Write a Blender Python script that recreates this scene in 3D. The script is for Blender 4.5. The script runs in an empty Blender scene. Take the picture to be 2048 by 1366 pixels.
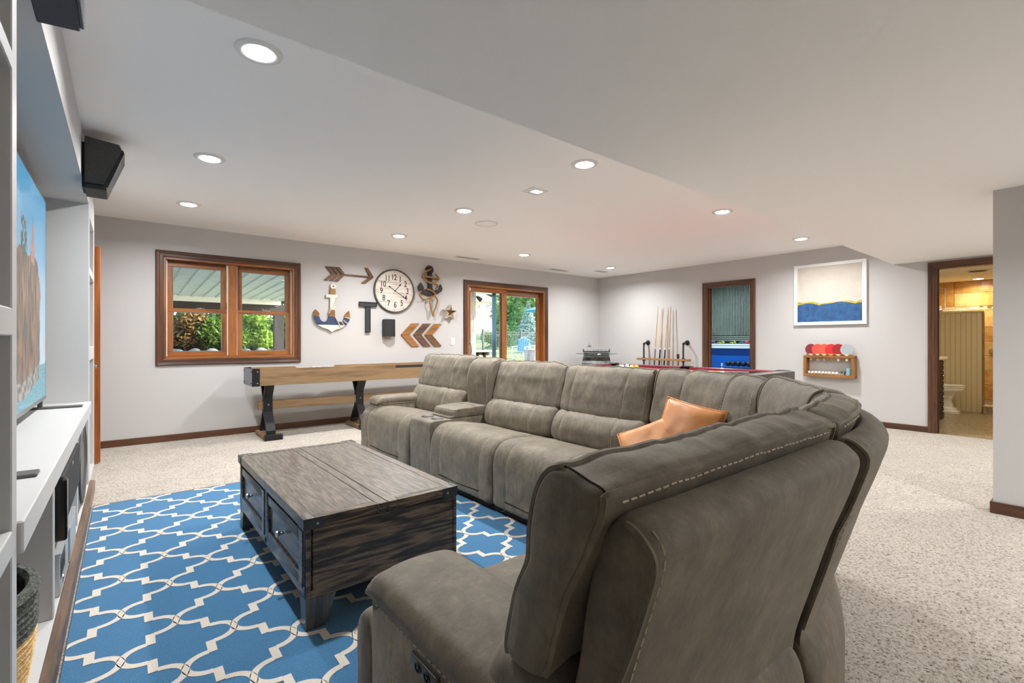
import bpy, bmesh, math, random
from mathutils import Vector, Matrix, noise
C = bpy.context.scene.collection
SC = bpy.context.scene
R = math.radians
PI = math.pi
rnd = random.Random(7)

# ------------------------------------------------------------------ camera
FPX = 954.0
TH = math.atan2(774.0, FPX)
EYE = 1.122
cam_d = bpy.data.cameras.new('camera')
cam = bpy.data.objects.new('camera', cam_d); C.objects.link(cam)
cam_d.sensor_width = 36.0
cam_d.lens = 36.0 * FPX / 2048.0
cam_d.clip_start = 0.02; cam_d.clip_end = 400
cam.location = (0, 0, EYE)
cam.rotation_euler = (R(90), 0, -TH)
SC.camera = cam

# ------------------------------------------------------------------ sky, sun, exposure
SC.view_settings.view_transform = 'Standard'
SC.view_settings.look = 'None'
SC.view_settings.gamma = 1.0
SC.view_settings.use_curve_mapping = False
SC.view_settings.exposure = 0.84
SC.cycles.use_denoising = True
SC.cycles.max_bounces = 10
SC.cycles.diffuse_bounces = 6
SC.cycles.glossy_bounces = 4
SC.cycles.transmission_bounces = 8
SC.cycles.transparent_max_bounces = 12
SC.cycles.sample_clamp_indirect = 6.0
SC.cycles.caustics_reflective = False
SC.cycles.caustics_refractive = False
world = bpy.data.worlds.new('sky'); SC.world = world
world.use_nodes = True
wn = world.node_tree.nodes; wl = world.node_tree.links
sky = wn.new('ShaderNodeTexSky'); sky.sky_type = 'NISHITA'
sky.sun_disc = False; sky.sun_elevation = R(34); sky.sun_rotation = R(120)
wl.new(sky.outputs[0], wn['Background'].inputs[0])
wn['Background'].inputs[1].default_value = 0.95
sun_d = bpy.data.lights.new('sun', 'SUN'); sun_d.energy = 7.5; sun_d.angle = R(0.6); sun_d.color = (1, .96, .88)
sun = bpy.data.objects.new('sun', sun_d); C.objects.link(sun)
sun.rotation_euler = Vector((-.72, .42, -.55)).to_track_quat('-Z', 'Y').to_euler()   # low from the right, slightly from behind the house
LAMP_W = 19.5          # watts of each ceiling downlight
LAMP_BACK = 22.0

def S(r, g, b):
    f = lambda c: (c/255/12.92) if c/255 <= .04045 else ((c/255+.055)/1.055)**2.4
    return (f(r), f(g), f(b))

# ------------------------------------------------------------------ materials
def newmat(name):
    m = bpy.data.materials.new(name); m.use_nodes = True
    n = m.node_tree.nodes; l = m.node_tree.links
    return m, n, l, n['Principled BSDF']
def coords(n, l, scale=(1, 1, 1), rot=(0, 0, 0)):
    tc = n.new('ShaderNodeTexCoord'); mp = n.new('ShaderNodeMapping')
    mp.inputs['Scale'].default_value = scale; mp.inputs['Rotation'].default_value = rot
    l.new(tc.outputs['Object'], mp.inputs['Vector']); return mp.outputs[0]
def mat(name, col, rough=.5, metal=0., var=0., vscale=8., bump=0., bscale=60., detail=3., coat=0., spec=None, col2=None, stretch=(1, 1, 1), contrast=(.35, .65), sheen=0.):
    m, n, l, b = newmat(name)
    b.inputs['Base Color'].default_value = (*col, 1); b.inputs['Roughness'].default_value = rough
    b.inputs['Metallic'].default_value = metal
    if coat: b.inputs['Coat Weight'].default_value = coat; b.inputs['Coat Roughness'].default_value = .1
    if spec is not None: b.inputs['Specular IOR Level'].default_value = spec
    if sheen: b.inputs['Sheen Weight'].default_value = sheen; b.inputs['Sheen Roughness'].default_value = .4
    v = None
    if var or col2:
        v = coords(n, l, stretch)
        t = n.new('ShaderNodeTexNoise'); t.inputs['Scale'].default_value = vscale; t.inputs['Detail'].default_value = detail
        t.inputs['Roughness'].default_value = .62
        l.new(v, t.inputs['Vector'])
        rp = n.new('ShaderNodeValToRGB'); l.new(t.outputs[0], rp.inputs[0])
        rp.color_ramp.elements[0].position = contrast[0]; rp.color_ramp.elements[1].position = contrast[1]
        c2 = col2 if col2 else tuple(min(1, c*(1+var)) for c in col)
        c1 = col if col2 else tuple(c*(1-var) for c in col)
        rp.color_ramp.elements[0].color = (*c1, 1); rp.color_ramp.elements[1].color = (*c2, 1)
        l.new(rp.outputs[0], b.inputs['Base Color'])
    if bump:
        v2 = coords(n, l, stretch)
        t2 = n.new('ShaderNodeTexNoise'); t2.inputs['Scale'].default_value = bscale; t2.inputs['Detail'].default_value = 4
        l.new(v2, t2.inputs['Vector'])
        bp = n.new('ShaderNodeBump'); bp.inputs['Strength'].default_value = bump; bp.inputs['Distance'].default_value = .01
        l.new(t2.outputs[0], bp.inputs['Height']); l.new(bp.outputs[0], b.inputs['Normal'])
    return m
def wood(name, c1, c2, axis='x', rough=.45, scale=6., ring=18., coat=0., bump=.12, c3=None, amp=.14):
    st = {'x': (.09, 1, 1), 'y': (1, .09, 1), 'z': (1, 1, .09)}[axis]
    m, n, l, b = newmat(name)
    v = coords(n, l, st)
    t = n.new('ShaderNodeTexNoise'); t.inputs['Scale'].default_value = scale*9; t.inputs['Detail'].default_value = 6; t.inputs['Roughness'].default_value = .7
    l.new(v, t.inputs['Vector'])
    t2 = n.new('ShaderNodeTexNoise'); t2.inputs['Scale'].default_value = scale*1.4; t2.inputs['Detail'].default_value = 2
    l.new(v, t2.inputs['Vector'])
    mm = n.new('ShaderNodeMath'); mm.operation = 'MULTIPLY'; mm.inputs[1].default_value = ring
    l.new(t2.outputs[0], mm.inputs[0])
    sn = n.new('ShaderNodeMath'); sn.operation = 'SINE'; l.new(mm.outputs[0], sn.inputs[0])
    ml = n.new('ShaderNodeMath'); ml.operation = 'MULTIPLY_ADD'; ml.inputs[1].default_value = amp
    l.new(sn.outputs[0], ml.inputs[0]); l.new(t.outputs[0], ml.inputs[2])
    rp = n.new('ShaderNodeValToRGB'); l.new(ml.outputs[0], rp.inputs[0])
    rp.color_ramp.elements[0].position = .3; rp.color_ramp.elements[1].position = .68
    rp.color_ramp.elements[0].color = (*c1, 1); rp.color_ramp.elements[1].color = (*c2, 1)
    if c3:
        e = rp.color_ramp.elements.new(.5); e.color = (*c3, 1)
    l.new(rp.outputs[0], b.inputs['Base Color']); b.inputs['Roughness'].default_value = rough
    if coat: b.inputs['Coat Weight'].default_value = coat; b.inputs['Coat Roughness'].default_value = .15
    bp = n.new('ShaderNodeBump'); bp.inputs['Strength'].default_value = bump; bp.inputs['Distance'].default_value = .004
    l.new(ml.outputs[0], bp.inputs['Height']); l.new(bp.outputs[0], b.inputs['Normal'])
    return m
def emit(name, col, strength):
    m, n, l, b = newmat(name)
    b.inputs['Base Color'].default_value = (*col, 1)
    b.inputs['Emission Color'].default_value = (*col, 1); b.inputs['Emission Strength'].default_value = strength
    return m
def glass(name, tint=(1, 1, 1), ior=1.35):
    m, n, l, b = newmat(name)
    n.remove(b)
    tr = n.new('ShaderNodeBsdfTransparent'); tr.inputs[0].default_value = (*tint, 1)
    gl = n.new('ShaderNodeBsdfGlossy'); gl.inputs['Roughness'].default_value = .02
    fr = n.new('ShaderNodeFresnel'); fr.inputs[0].default_value = ior
    mx = n.new('ShaderNodeMixShader'); l.new(fr.outputs[0], mx.inputs[0])
    l.new(tr.outputs[0], mx.inputs[1]); l.new(gl.outputs[0], mx.inputs[2])
    l.new(mx.outputs[0], n['Material Output'].inputs[0]); return m

# ------------------------------------------------------------------ mesh builder
class MB:
    def __init__(s): s.v = []; s.f = []
    def add(s, vs, fs):
        b = len(s.v); s.v += [tuple(x) for x in vs]; s.f += [tuple(i+b for i in f) for f in fs]; return s
    def box(s, x0, x1, y0, y1, z0, z1, M=None):
        vs = [Vector(p) for p in ((x0, y0, z0), (x1, y0, z0), (x1, y1, z0), (x0, y1, z0), (x0, y0, z1), (x1, y0, z1), (x1, y1, z1), (x0, y1, z1))]
        if M: vs = [M @ p for p in vs]
        return s.add(vs, [(0, 3, 2, 1), (4, 5, 6, 7), (0, 1, 5, 4), (1, 2, 6, 5), (2, 3, 7, 6), (3, 0, 4, 7)])
    def hexa(s, lo, hi):            # lo, hi: four corner points each
        return s.add(list(lo)+list(hi), [(0, 3, 2, 1), (4, 5, 6, 7), (0, 1, 5, 4), (1, 2, 6, 5), (2, 3, 7, 6), (3, 0, 4, 7)])
    def prism(s, pts, axis, a0, a1):
        n = len(pts)
        def P(p, a):
            return {'x': (a, p[0], p[1]), 'y': (p[0], a, p[1]), 'z': (p[0], p[1], a)}[axis]
        vs = [P(p, a0) for p in pts]+[P(p, a1) for p in pts]
        return s.add(vs, [tuple(range(n)), tuple(range(2*n-1, n-1, -1))]+[(i, i+n, (i+1) % n+n, (i+1) % n) for i in range(n)])
    def tube(s, pts, r, n=6, closed=False, caps=True):
        pts = [Vector(p) for p in pts]; m = len(pts); rings = []
        up = None
        for i, p in enumerate(pts):
            a = pts[(i-1) % m] if (closed or i) else p
            b = pts[(i+1) % m] if (closed or i < m-1) else p
            t = (b-a)
            if t.length < 1e-9: t = Vector((0, 0, 1))
            t.normalize()
            if up is None: up = Vector((0, 0, 1)) if abs(t.z) < .9 else Vector((1, 0, 0))
            x = t.cross(up)
            if x.length < 1e-6: x = t.orthogonal()
            x.normalize(); y = x.cross(t); up = y
            rr = r[i] if isinstance(r, (list, tuple)) else r
            rings.append([p+(x*math.cos(2*PI*k/n)+y*math.sin(2*PI*k/n))*rr for k in range(n)])
        vs = [q for rg in rings for q in rg]; fs = []
        for i in range(m if closed else m-1):
            j = (i+1) % m
            for k in range(n): fs.append((i*n+k, i*n+(k+1) % n, j*n+(k+1) % n, j*n+k))
        if caps and not closed:
            fs.append(tuple(range(n-1, -1, -1))); fs.append(tuple((m-1)*n+k for k in range(n)))
        return s.add(vs, fs)
    def cyl(s, p0, p1, r0, r1=None, n=16): return s.tube([p0, p1], [r0, r0 if r1 is None else r1], n)
    def lathe(s, prof, c=(0, 0, 0), axis='z', n=24, sx=1., sy=1.):
        vs = []; fs = []; m = len(prof)
        for r, h in prof:
            for k in range(n):
                a = 2*PI*k/n; x, y = r*math.cos(a)*sx, r*math.sin(a)*sy
                p = {'z': (x, y, h), 'y': (x, h, y), 'x': (h, x, y)}[axis]
                vs.append((p[0]+c[0], p[1]+c[1], p[2]+c[2]))
        for i in range(m-1):
            for k in range(n): fs.append((i*n+k, i*n+(k+1) % n, (i+1)*n+(k+1) % n, (i+1)*n+k))
        ring = abs(prof[0][0]-prof[-1][0])+abs(prof[0][1]-prof[-1][1]) < 1e-9
        if not ring and prof[0][0] > 1e-6: fs.append(tuple(range(n-1, -1, -1)))
        if not ring and prof[-1][0] > 1e-6: fs.append(tuple((m-1)*n+k for k in range(n)))
        return s.add(vs, fs)
    def ball(s, c, r, n=14, m=9, sq=(1, 1, 1)):
        return s.lathe([(0 if i in (0, m) else r*math.sin(PI*i/m), -r*math.cos(PI*i/m)) for i in range(m+1)], (0, 0, 0), 'z', n)._mv(c, sq, n*(m+1))
    def _mv(s, c, sq, cnt):
        b = len(s.v)-cnt
        for i in range(b, len(s.v)):
            p = s.v[i]; s.v[i] = (p[0]*sq[0]+c[0], p[1]*sq[1]+c[1], p[2]*sq[2]+c[2])
        return s
    def grid(s, pts, nu, nv, flip=False):   # pts[(i*nv+j)]
        fs = [(i*nv+j, (i+1)*nv+j, (i+1)*nv+j+1, i*nv+j+1) for i in range(nu-1) for j in range(nv-1)]
        if flip: fs = [f[::-1] for f in fs]
        return s.add(pts, fs)
    def xf(s, M): s.v = [tuple(M @ Vector(p)) for p in s.v]; return s

ROOT = {}
def rloc(o):
    while o.parent: o = o.parent
    return o.location
def ob(name, mb, m, parent=None, bevel=0., seg=1, ang=35, kind=None, label=None, recalc=True):
    me = bpy.data.meshes.new(name)
    vs = mb.v
    if parent is None:
        xs, ys, zs = zip(*vs); off = Vector(((min(xs)+max(xs))/2, (min(ys)+max(ys))/2, min(zs)))
    else: off = Vector(rloc(parent))
    me.from_pydata([(p[0]-off.x, p[1]-off.y, p[2]-off.z) for p in vs], [], mb.f)
    bm = bmesh.new(); bm.from_mesh(me)
    bmesh.ops.remove_doubles(bm, verts=bm.verts, dist=1e-6)
    if recalc: bmesh.ops.recalc_face_normals(bm, faces=bm.faces)
    if bevel:
        es = [e for e in bm.edges if len(e.link_faces) == 2 and e.calc_face_angle(0) > R(28)]
        bmesh.ops.bevel(bm, geom=es, offset=bevel, offset_type='OFFSET', segments=seg, profile=.6, affect='EDGES', clamp_overlap=True)
    bm.to_mesh(me); bm.free()
    if recalc: me.shade_smooth()
    me.set_sharp_from_angle(angle=R(ang))
    if m: me.materials.append(m)
    o = bpy.data.objects.new(name, me); C.objects.link(o)
    if parent is None: o.location = off
    else: o.parent = parent
    if kind: o['kind'] = kind
    if label: o['label'] = label
    return o
def tag(o, label, cat, group=None):
    o['label'] = label; o['category'] = cat
    if group: o['group'] = group
    return o
def thing(name, label, cat, loc=(0, 0, 0), group=None, kind=None):
    o = bpy.data.objects.new(name, None); C.objects.link(o); o.location = loc; o.empty_display_size = .1
    if kind: o['kind'] = kind
    if label: tag(o, label, cat, group)
    return o
def struct(name, mb=None, m=None, loc=(0, 0, 0), **k):
    if mb is None: return thing(name, None, None, loc, kind='structure')
    o = ob(name, mb, m, **k); o['kind'] = 'structure'; return o
def dup(root, loc, label=None, group=None):
    r = root.copy(); C.objects.link(r); r.location = loc
    if label: r['label'] = label
    if group: r['group'] = group
    for ch in list(root.children):
        c = ch.copy(); C.objects.link(c); c.parent = r
        if c.type == 'LIGHT': pass
        for g in ch.children:
            d = g.copy(); C.objects.link(d); d.parent = c
    return r
def bx(*a): return MB().box(*a)
_txt = {}
def text_mb(s, size, M, depth=.002, shear=0., xs=1., bold=0.):
    cu = bpy.data.curves.new('t', 'FONT'); cu.body = s; cu.size = size; cu.extrude = depth/2; cu.align_x = 'CENTER'; cu.align_y = 'CENTER'; cu.shear = shear; cu.offset = bold
    o = bpy.data.objects.new('t', cu); C.objects.link(o)
    dg = bpy.context.evaluated_depsgraph_get(); dg.update()
    me = bpy.data.meshes.new_from_object(o.evaluated_get(dg))
    mb = MB(); mb.add([M @ Vector((v.co.x*xs, v.co.y, v.co.z)) for v in me.vertices], [tuple(p.vertices) for p in me.polygons])
    bpy.data.objects.remove(o); bpy.data.curves.remove(cu); bpy.data.meshes.remove(me)
    return mb
def cr(pts, per=6, closed=True):       # Catmull-Rom smoothing of 2-D or 3-D points
    n = len(pts); out = []
    rng = range(n) if closed else range(n-1)
    for i in rng:
        if closed: p0, p1, p2, p3 = (Vector(pts[(i+k) % n]) for k in (-1, 0, 1, 2))
        else: p0, p1, p2, p3 = (Vector(pts[max(0, min(n-1, i+k))]) for k in (-1, 0, 1, 2))
        for q in range(per):
            t = q/per
            out.append(.5*((2*p1)+(p2-p0)*t+(2*p0-5*p1+4*p2-p3)*t*t+(3*p1-p0-3*p2+p3)*t**3))
    if not closed: out.append(Vector(pts[-1]))
    return out

# ------------------------------------------------------------------ shared materials
M_wall = mat('wall_paint', S(199, 197, 196), .75, bump=.03, bscale=220)
M_ceil = mat('ceiling_paint', S(250, 249, 248), .85, bump=.04, bscale=160)
M_white = mat('white_cabinet_paint', S(197, 197, 196), .5, bump=.03, bscale=90)
M_white2 = mat('white_plastic', S(222, 222, 220), .4)
M_trim = wood('dark_stained_trim', S(62, 38, 24), S(98, 62, 40), 'z', .4, 5, coat=.2)
M_trimx = wood('dark_stained_trim_horizontal', S(62, 38, 24), S(98, 62, 40), 'x', .4, 5, coat=.2)
M_trimy = wood('dark_stained_trim_depth', S(62, 38, 24), S(98, 62, 40), 'y', .4, 5, coat=.2)
M_sash = wood('amber_window_wood', S(114, 64, 27), S(166, 101, 48), 'z', .35, 5, coat=.3)
M_sashx = wood('amber_window_wood_horizontal', S(114, 64, 27), S(166, 101, 48), 'x', .35, 5, coat=.3)
M_black = mat('black_metal', S(30, 30, 32), .45, .3)
M_blackm = mat('black_matte', S(38, 38, 40), .7, bump=.1, bscale=300)
M_chrome = mat('brushed_nickel', S(200, 200, 198), .25, 1.)
M_steel = mat('galvanised_steel', S(165, 175, 182), .45, .2, var=.25, vscale=14)
M_glass = glass('window_glass')
M_toe = wood('grey_brown_toe_wood', S(84, 64, 48), S(126, 98, 74), 'y', .45, 6, coat=.15)
# ================================================================== STRUCTURE
XL, XB, YA, YF = -1.0, 7.68, 6.6, -3.4
ZC, ZD, YBEAM = 2.44, 2.112, 1.672
def carpet_mat():
    m, n, l, b = newmat('beige_frieze_carpet')
    v = coords(n, l)
    t = n.new('ShaderNodeTexNoise'); t.inputs['Scale'].default_value = 95; t.inputs['Detail'].default_value = 3; t.inputs['Roughness'].default_value = .65
    l.new(v, t.inputs['Vector'])
    rp = n.new('ShaderNodeValToRGB'); l.new(t.outputs[0], rp.inputs[0])
    e = rp.color_ramp.elements
    e[0].position = .33; e[0].color = (*S(84, 68, 56), 1); e[1].position = .62; e[1].color = (*S(208, 201, 190), 1)
    k = e.new(.43); k.color = (*S(178, 167, 153), 1)
    t3 = n.new('ShaderNodeTexNoise'); t3.inputs['Scale'].default_value = 4; t3.inputs['Detail'].default_value = 3; l.new(v, t3.inputs['Vector'])
    r3 = n.new('ShaderNodeValToRGB'); l.new(t3.outputs[0], r3.inputs[0])
    r3.color_ramp.elements[0].position = .3; r3.color_ramp.elements[0].color = (.86, .86, .86, 1); r3.color_ramp.elements[1].position = .7; r3.color_ramp.elements[1].color = (1, 1, 1, 1)
    mx = n.new('ShaderNodeMixRGB'); mx.blend_type = 'MULTIPLY'; mx.inputs[0].default_value = 1
    l.new(rp.outputs[0], mx.inputs[1]); l.new(r3.outputs[0], mx.inputs[2]); l.new(mx.outputs[0], b.inputs['Base Color'])
    b.inputs['Roughness'].default_value = .95; b.inputs['Sheen Weight'].default_value = .25; b.inputs['Specular IOR Level'].default_value = .1
    bp = n.new('ShaderNodeBump'); bp.inputs['Strength'].default_value = .8; bp.inputs['Distance'].default_value = .012
    l.new(t.outputs[0], bp.inputs['Height']); l.new(bp.outputs[0], b.inputs['Normal']); return m
M_carpet = carpet_mat()
struct('floor', bx(XL-.1, XB-.001, YF-.1, YA+.02, -.12, 0), M_carpet)
struct('ceiling', bx(XL-.1, XB+.12, YBEAM, YA+.16, ZC, ZC+.12), M_ceil)
struct('ceiling_dropped', bx(XL-.1, XB+.12, YF-.12, YBEAM, ZD, ZC+.12), mat('dropped_ceiling_paint', S(250, 250, 249), .85, bump=.06, bscale=120))
# back wall with window and sliding-door openings
WX0, WX1, WZ0, WZ1 = .335, 1.712, .925, 2.070
DX0, DX1, DZ1 = 4.40, 6.145, 2.065
w = MB()
for a in ((XL-.1, WX0, 0, ZC), (WX0, WX1, 0, WZ0), (WX0, WX1, WZ1, ZC), (WX1, DX0, 0, ZC), (DX0, DX1, DZ1, ZC), (DX1, XB+.12, 0, ZC)):
    w.box(a[0], a[1], YA, YA+.16, a[2], a[3])
struct('wall_back', w, M_wall)
# right wall with game-room and bathroom doorways
GY0, GY1, GZ = 3.472, 4.212, 2.045
BY0, BY1, BZ = .47, 1.268, 2.022
w = MB()
for a in ((YF, BY0, 0, ZC), (BY0, BY1, BZ, ZC), (BY1, GY0, 0, ZC), (GY0, GY1, GZ, ZC), (GY1, YA, 0, ZC)):
    w.box(XB, XB+.12, a[0], a[1], a[2], a[3])
struct('wall_right', w, M_wall)
struct('wall_left', bx(XL-.12, XL, YF, YA, 0, ZC), M_wall)
struct('wall_front', bx(XL-.12, XB+.12, YF-.12, YF, 0, ZC), M_wall)
struct('wall_stub', bx(4.42, 4.54, YF, .442, 0, ZD), M_wall)
# media wall behind the built-in and the boxed-out bulkhead over it
struct('wall_media', bx(-.86, -.74, .2, 5.43, 0, ZC), M_wall)
struct('bulkhead_media', bx(-.74, -.207, .2, 5.43, 2.135, ZC), M_wall)
# baseboards
def bboard(name, x0, x1, y0, y1):
    b = struct(name, None, None, ((x0+x1)/2, (y0+y1)/2, 0))
    m = M_trimx if abs(x1-x0) > abs(y1-y0) else M_trimy
    ob('board', bx(x0, x1, y0, y1, 0, .075), m, b, bevel=.004)
    dx, dy = (0, .004) if abs(x1-x0) > abs(y1-y0) else (.004, 0)
    return b
bboard('baseboard_back_left', XL, DX0-.09, YA-.014, YA)
bboard('baseboard_back_right', DX1+.09, XB, YA-.014, YA)
bboard('baseboard_right', XB-.014, XB, BY1+.065, GY0-.065)
bboard('baseboard_right_far', XB-.014, XB, GY1+.085, YA-.014)
b = bboard('baseboard_stub', 4.404, 4.42, YF, .456)
ob('return_board', bx(4.42, 4.54, .442, .456, 0, .075), M_trimx, b, bevel=.003)

# ---------------------------------------------------------------- door and window casings (profiled picture-frame trim)
def casing(parent, plane, a0, a1, z0, z1, wd, dep, sides='LRTB', face=-1):
    """mitred stepped casing round an opening. plane ('y', YA) or ('x', XB); face -1: towards the room"""
    ax, pos = plane
    prof = [(0, 0), (0, .010), (.010, .013), (wd*.45, .013), (wd*.52, .019), (wd*.9, .024), (wd, .020), (wd, 0)]
    def P(a, d, z): return (a, pos+face*d, z) if ax == 'y' else (pos+face*d, a, z)
    def strip(name, A, B, nA, nB, m):
        vs = [P(A[0]+nA[0]*o, d, A[1]+nA[1]*o) for o, d in prof]+[P(B[0]+nB[0]*o, d, B[1]+nB[1]*o) for o, d in prof]
        k = len(prof)
        mb = MB().add(vs, [(i, i+1, k+i+1, k+i) for i in range(k-1)]+[(k-1, 0, k, 2*k-1), tuple(range(k)), tuple(range(2*k-1, k-1, -1))])
        ob(name, mb, m, parent)
    mh = M_trimx if ax == 'y' else M_trimy
    zb = -1 if 'B' in sides else 0
    if 'L' in sides: strip('casing_side', (a0, z0), (a0, z1), (-1, zb), (-1, 1), M_trim)
    if 'R' in sides: strip('casing_side', (a1, z0), (a1, z1), (1, zb), (1, 1), M_trim)
    if 'T' in sides: strip('casing_top', (a0, z1), (a1, z1), (-1, 1), (1, 1), mh)
    if 'B' in sides: strip('casing_bottom', (a0, z0), (a1, z0), (-1, -1), (1, -1), mh)
def jamb(parent, plane, a0, a1, z0, z1, d0, d1, t, m, mh, bottom=True, name='jamb'):
    ax, pos = plane
    def B(a, b, z, y): return bx(a, b, pos+d0, pos+d1, z, y) if ax == 'y' else bx(pos+d0, pos+d1, a, b, z, y)
    ob(name, B(a0, a0+t, z0, z1), m, parent, bevel=.002); ob(name, B(a1-t, a1, z0, z1), m, parent, bevel=.002)
    ob(name+'_head', B(a0+t, a1-t, z1-t, z1), mh, parent, bevel=.002)
    if bottom: ob('sill', B(a0+t, a1-t, z0, z0+t), mh, parent, bevel=.002)

# ---------------------------------------------------------------- double-hung window
W = struct('window_1', None, None, ((WX0+WX1)/2, YA, WZ0))
casing(W, ('y', YA), WX0, WX1, WZ0, WZ1, .072, .02)
jamb(W, ('y', YA), WX0, WX1, WZ0, WZ1, -.008, .155, .024, M_sash, M_sashx)
xm0, xm1 = .968, 1.055
ob('mullion', bx(xm0, xm1, YA+.012, YA+.155, WZ0+.024, WZ1-.024), M_sash, W, bevel=.003)
M_track = mat('white_vinyl_track', S(232, 226, 216), .4)
zr = 1.482
for x0, x1 in ((WX0+.024, xm0), (xm1, WX1-.024)):
    for xx in (x0, x1-.012): ob('track', bx(xx, xx+.012, YA+.04, YA+.05, WZ0+.03, WZ1-.03), M_track, W)
    def sash(z0, z1, y0, y1, top, bot, name, s=.044):
        a, b = x0+.013, x1-.013
        sh = ob(name, bx(a, b, y0, y1, z1-top, z1).box(a, b, y0, y1, z0, z0+bot), M_sashx, W, bevel=.003)
        ob('stile', bx(a, a+s, y0, y1, z0+bot, z1-top), M_sash, sh, bevel=.003)
        ob('stile', bx(b-s, b, y0, y1, z0+bot, z1-top), M_sash, sh, bevel=.003)
        ob('pane', bx(a+s, b-s, (y0+y1)/2-.003, (y0+y1)/2+.003, z0+bot, z1-top), M_glass, sh)
        gk = mat('grey_gasket', S(120, 128, 132), .5) if 'grey_gasket' not in bpy.data.materials else bpy.data.materials['grey_gasket']
        g = MB().box(a+s, b-s, y0+.004, y1-.004, z1-top-.006, z1-top).box(a+s, b-s, y0+.004, y1-.004, z0+bot, z0+bot+.006)
        g.box(a+s, a+s+.005, y0+.004, y1-.004, z0+bot, z1-top).box(b-s-.005, b-s, y0+.004, y1-.004, z0+bot, z1-top)
        ob('gasket', g, gk, sh)
    sash(zr-.02, WZ1-.026, YA+.085, YA+.118, .062, .03, 'upper_sash', .052)
    sash(WZ0+.026, zr+.022, YA+.05, YA+.083, .042, .055, 'lower_sash', .050)
    xc = (x0+x1)/2+.02
    ob('latch', bx(xc-.04, xc+.04, YA+.046, YA+.07, zr+.022, zr+.030).cyl((xc, YA+.058, zr+.03), (xc, YA+.058, zr+.036), .012), M_chrome, W)

# ---------------------------------------------------------------- sliding patio door
D = struct('door_1', None, None, ((DX0+DX1)/2, YA, 0))
casing(D, ('y', YA), DX0, DX1, 0, DZ1, .075, .02, 'LRT')
jamb(D, ('y', YA), DX0, DX1, 0, DZ1, -.008, .155, .03, M_sash, M_sashx, False)
ob('threshold', bx(DX0, DX1, YA, YA+.16, -.02, .02), M_steel, D)
def panel(x0, x1, y0, y1, sl, sr, top, name):
    p = ob(name, bx(x0, x1, y0, y1, DZ1-.03-top, DZ1-.03).box(x0, x1, y0, y1, .02, .17), M_sashx, D, bevel=.003)
    ob('stile', bx(x0, x0+sl, y0, y1, .17, DZ1-.03-top), M_sash, p, bevel=.003)
    ob('stile', bx(x1-sr, x1, y0, y1, .17, DZ1-.03-top), M_sash, p, bevel=.003)
    ob('pane', bx(x0+sl, x1-sr, (y0+y1)/2-.004, (y0+y1)/2+.004, .17, DZ1-.03-top), M_glass, p)
    return p
pl = panel(DX0+.03, 5.26, YA+.03, YA+.07, .055, .105, .075, 'sliding_panel')
pr = panel(5.16, DX1-.03, YA+.085, YA+.125, .06, .09, .095, 'fixed_panel')
ob('screen_frame', bx(5.02, 5.10, YA+.13, YA+.15, .05, DZ1-.04), mat('blue_grey_screen_frame', S(96, 146, 176), .45), D, bevel=.003)
hd = ob('handle', MB().tube([(4.462, YA+.03, .86), (4.462, YA-.02, .89), (4.462, YA-.035, .98), (4.462, YA-.02, 1.07), (4.462, YA+.03, 1.10)], .009, 8).box(4.445, 4.479, YA+.02, YA+.034, .8, 1.16), M_chrome, pl, bevel=.001)
ob('alarm_sensor', bx(4.435, 4.452, YA-.022, YA-.008, 1.965, 2.02), M_white2, D, bevel=.002)
# ---------------------------------------------------------------- doorways in the right wall
G = struct('door_2', None, None, (XB, (GY0+GY1)/2, 0))
casing(G, ('x', XB), GY0, GY1, 0, GZ, .068, .02, 'LRT')
jamb(G, ('x', XB), GY0, GY1, 0, GZ, -.006, .126, .02, M_trim, M_trimy, False)
ob('stop', bx(XB+.05, XB+.062, GY1-.032, GY1-.02, 0, GZ-.02), M_sash, G)
B = struct('door_3', None, None, (XB, (BY0+BY1)/2, 0))
casing(B, ('x', XB), BY0, BY1, 0, BZ, .066, .02, 'LRT')
jamb(B, ('x', XB), BY0, BY1, 0, BZ, -.006, .126, .018, M_trim, M_trimy, False)
ob('stop', bx(XB+.05, XB+.062, BY1-.030, BY1-.018, 0, BZ-.018), M_trim, B)
# open slab door past the built-in, seen at its free edge
D4 = struct('door_4', None, None, (-.6, 5.8, 0))
ob('slab', bx(XL+.01, -.176, 5.785, 5.825, .012, 1.995), wood('honey_oak_door', S(140, 74, 22), S(172, 98, 36), 'z', .35, 5, coat=.3), D4, bevel=.003)
ob('knob', MB().lathe([(0, -.065), (.022, -.062), (.028, -.045), (.02, -.03), (.011, -.024), (.011, -.008), (.026, -.006), (.026, 0)], (-.225, 5.785, .895), 'y', 16), M_chrome, D4)

# ---------------------------------------------------------------- downlights: each with its trim ring, glowing lens and lamp
M_lens = emit('downlight_lens', (1, .985, .96), 16)
def downlight(x, y, z, label, watt, group='recessed downlights', warm=(.985, .988, .99)):
    t = thing('downlight', label, 'downlight', (x, y, z), group)
    ob('trim_ring', MB().lathe([(.064, -.001), (.066, -.008), (.078, -.011), (.097, -.006), (.1, 0), (.064, -.001)], (x, y, z), 'z', 32), M_white2, t)
    ob('lens', MB().lathe([(.066, 0), (.066, -.007), (.058, -.012), (.035, -.015), (0, -.016)], (x, y, z), 'z', 28), M_lens, t)
    ld = bpy.data.lights.new('downlight_lamp', 'AREA'); ld.shape = 'DISK'; ld.size = .115; ld.energy = watt; ld.color = warm; ld.spread = R(160)
    lo = bpy.data.objects.new('downlight_lamp', ld); C.objects.link(lo); lo.parent = t; lo.location = (0, 0, -.018)
    return t
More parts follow.
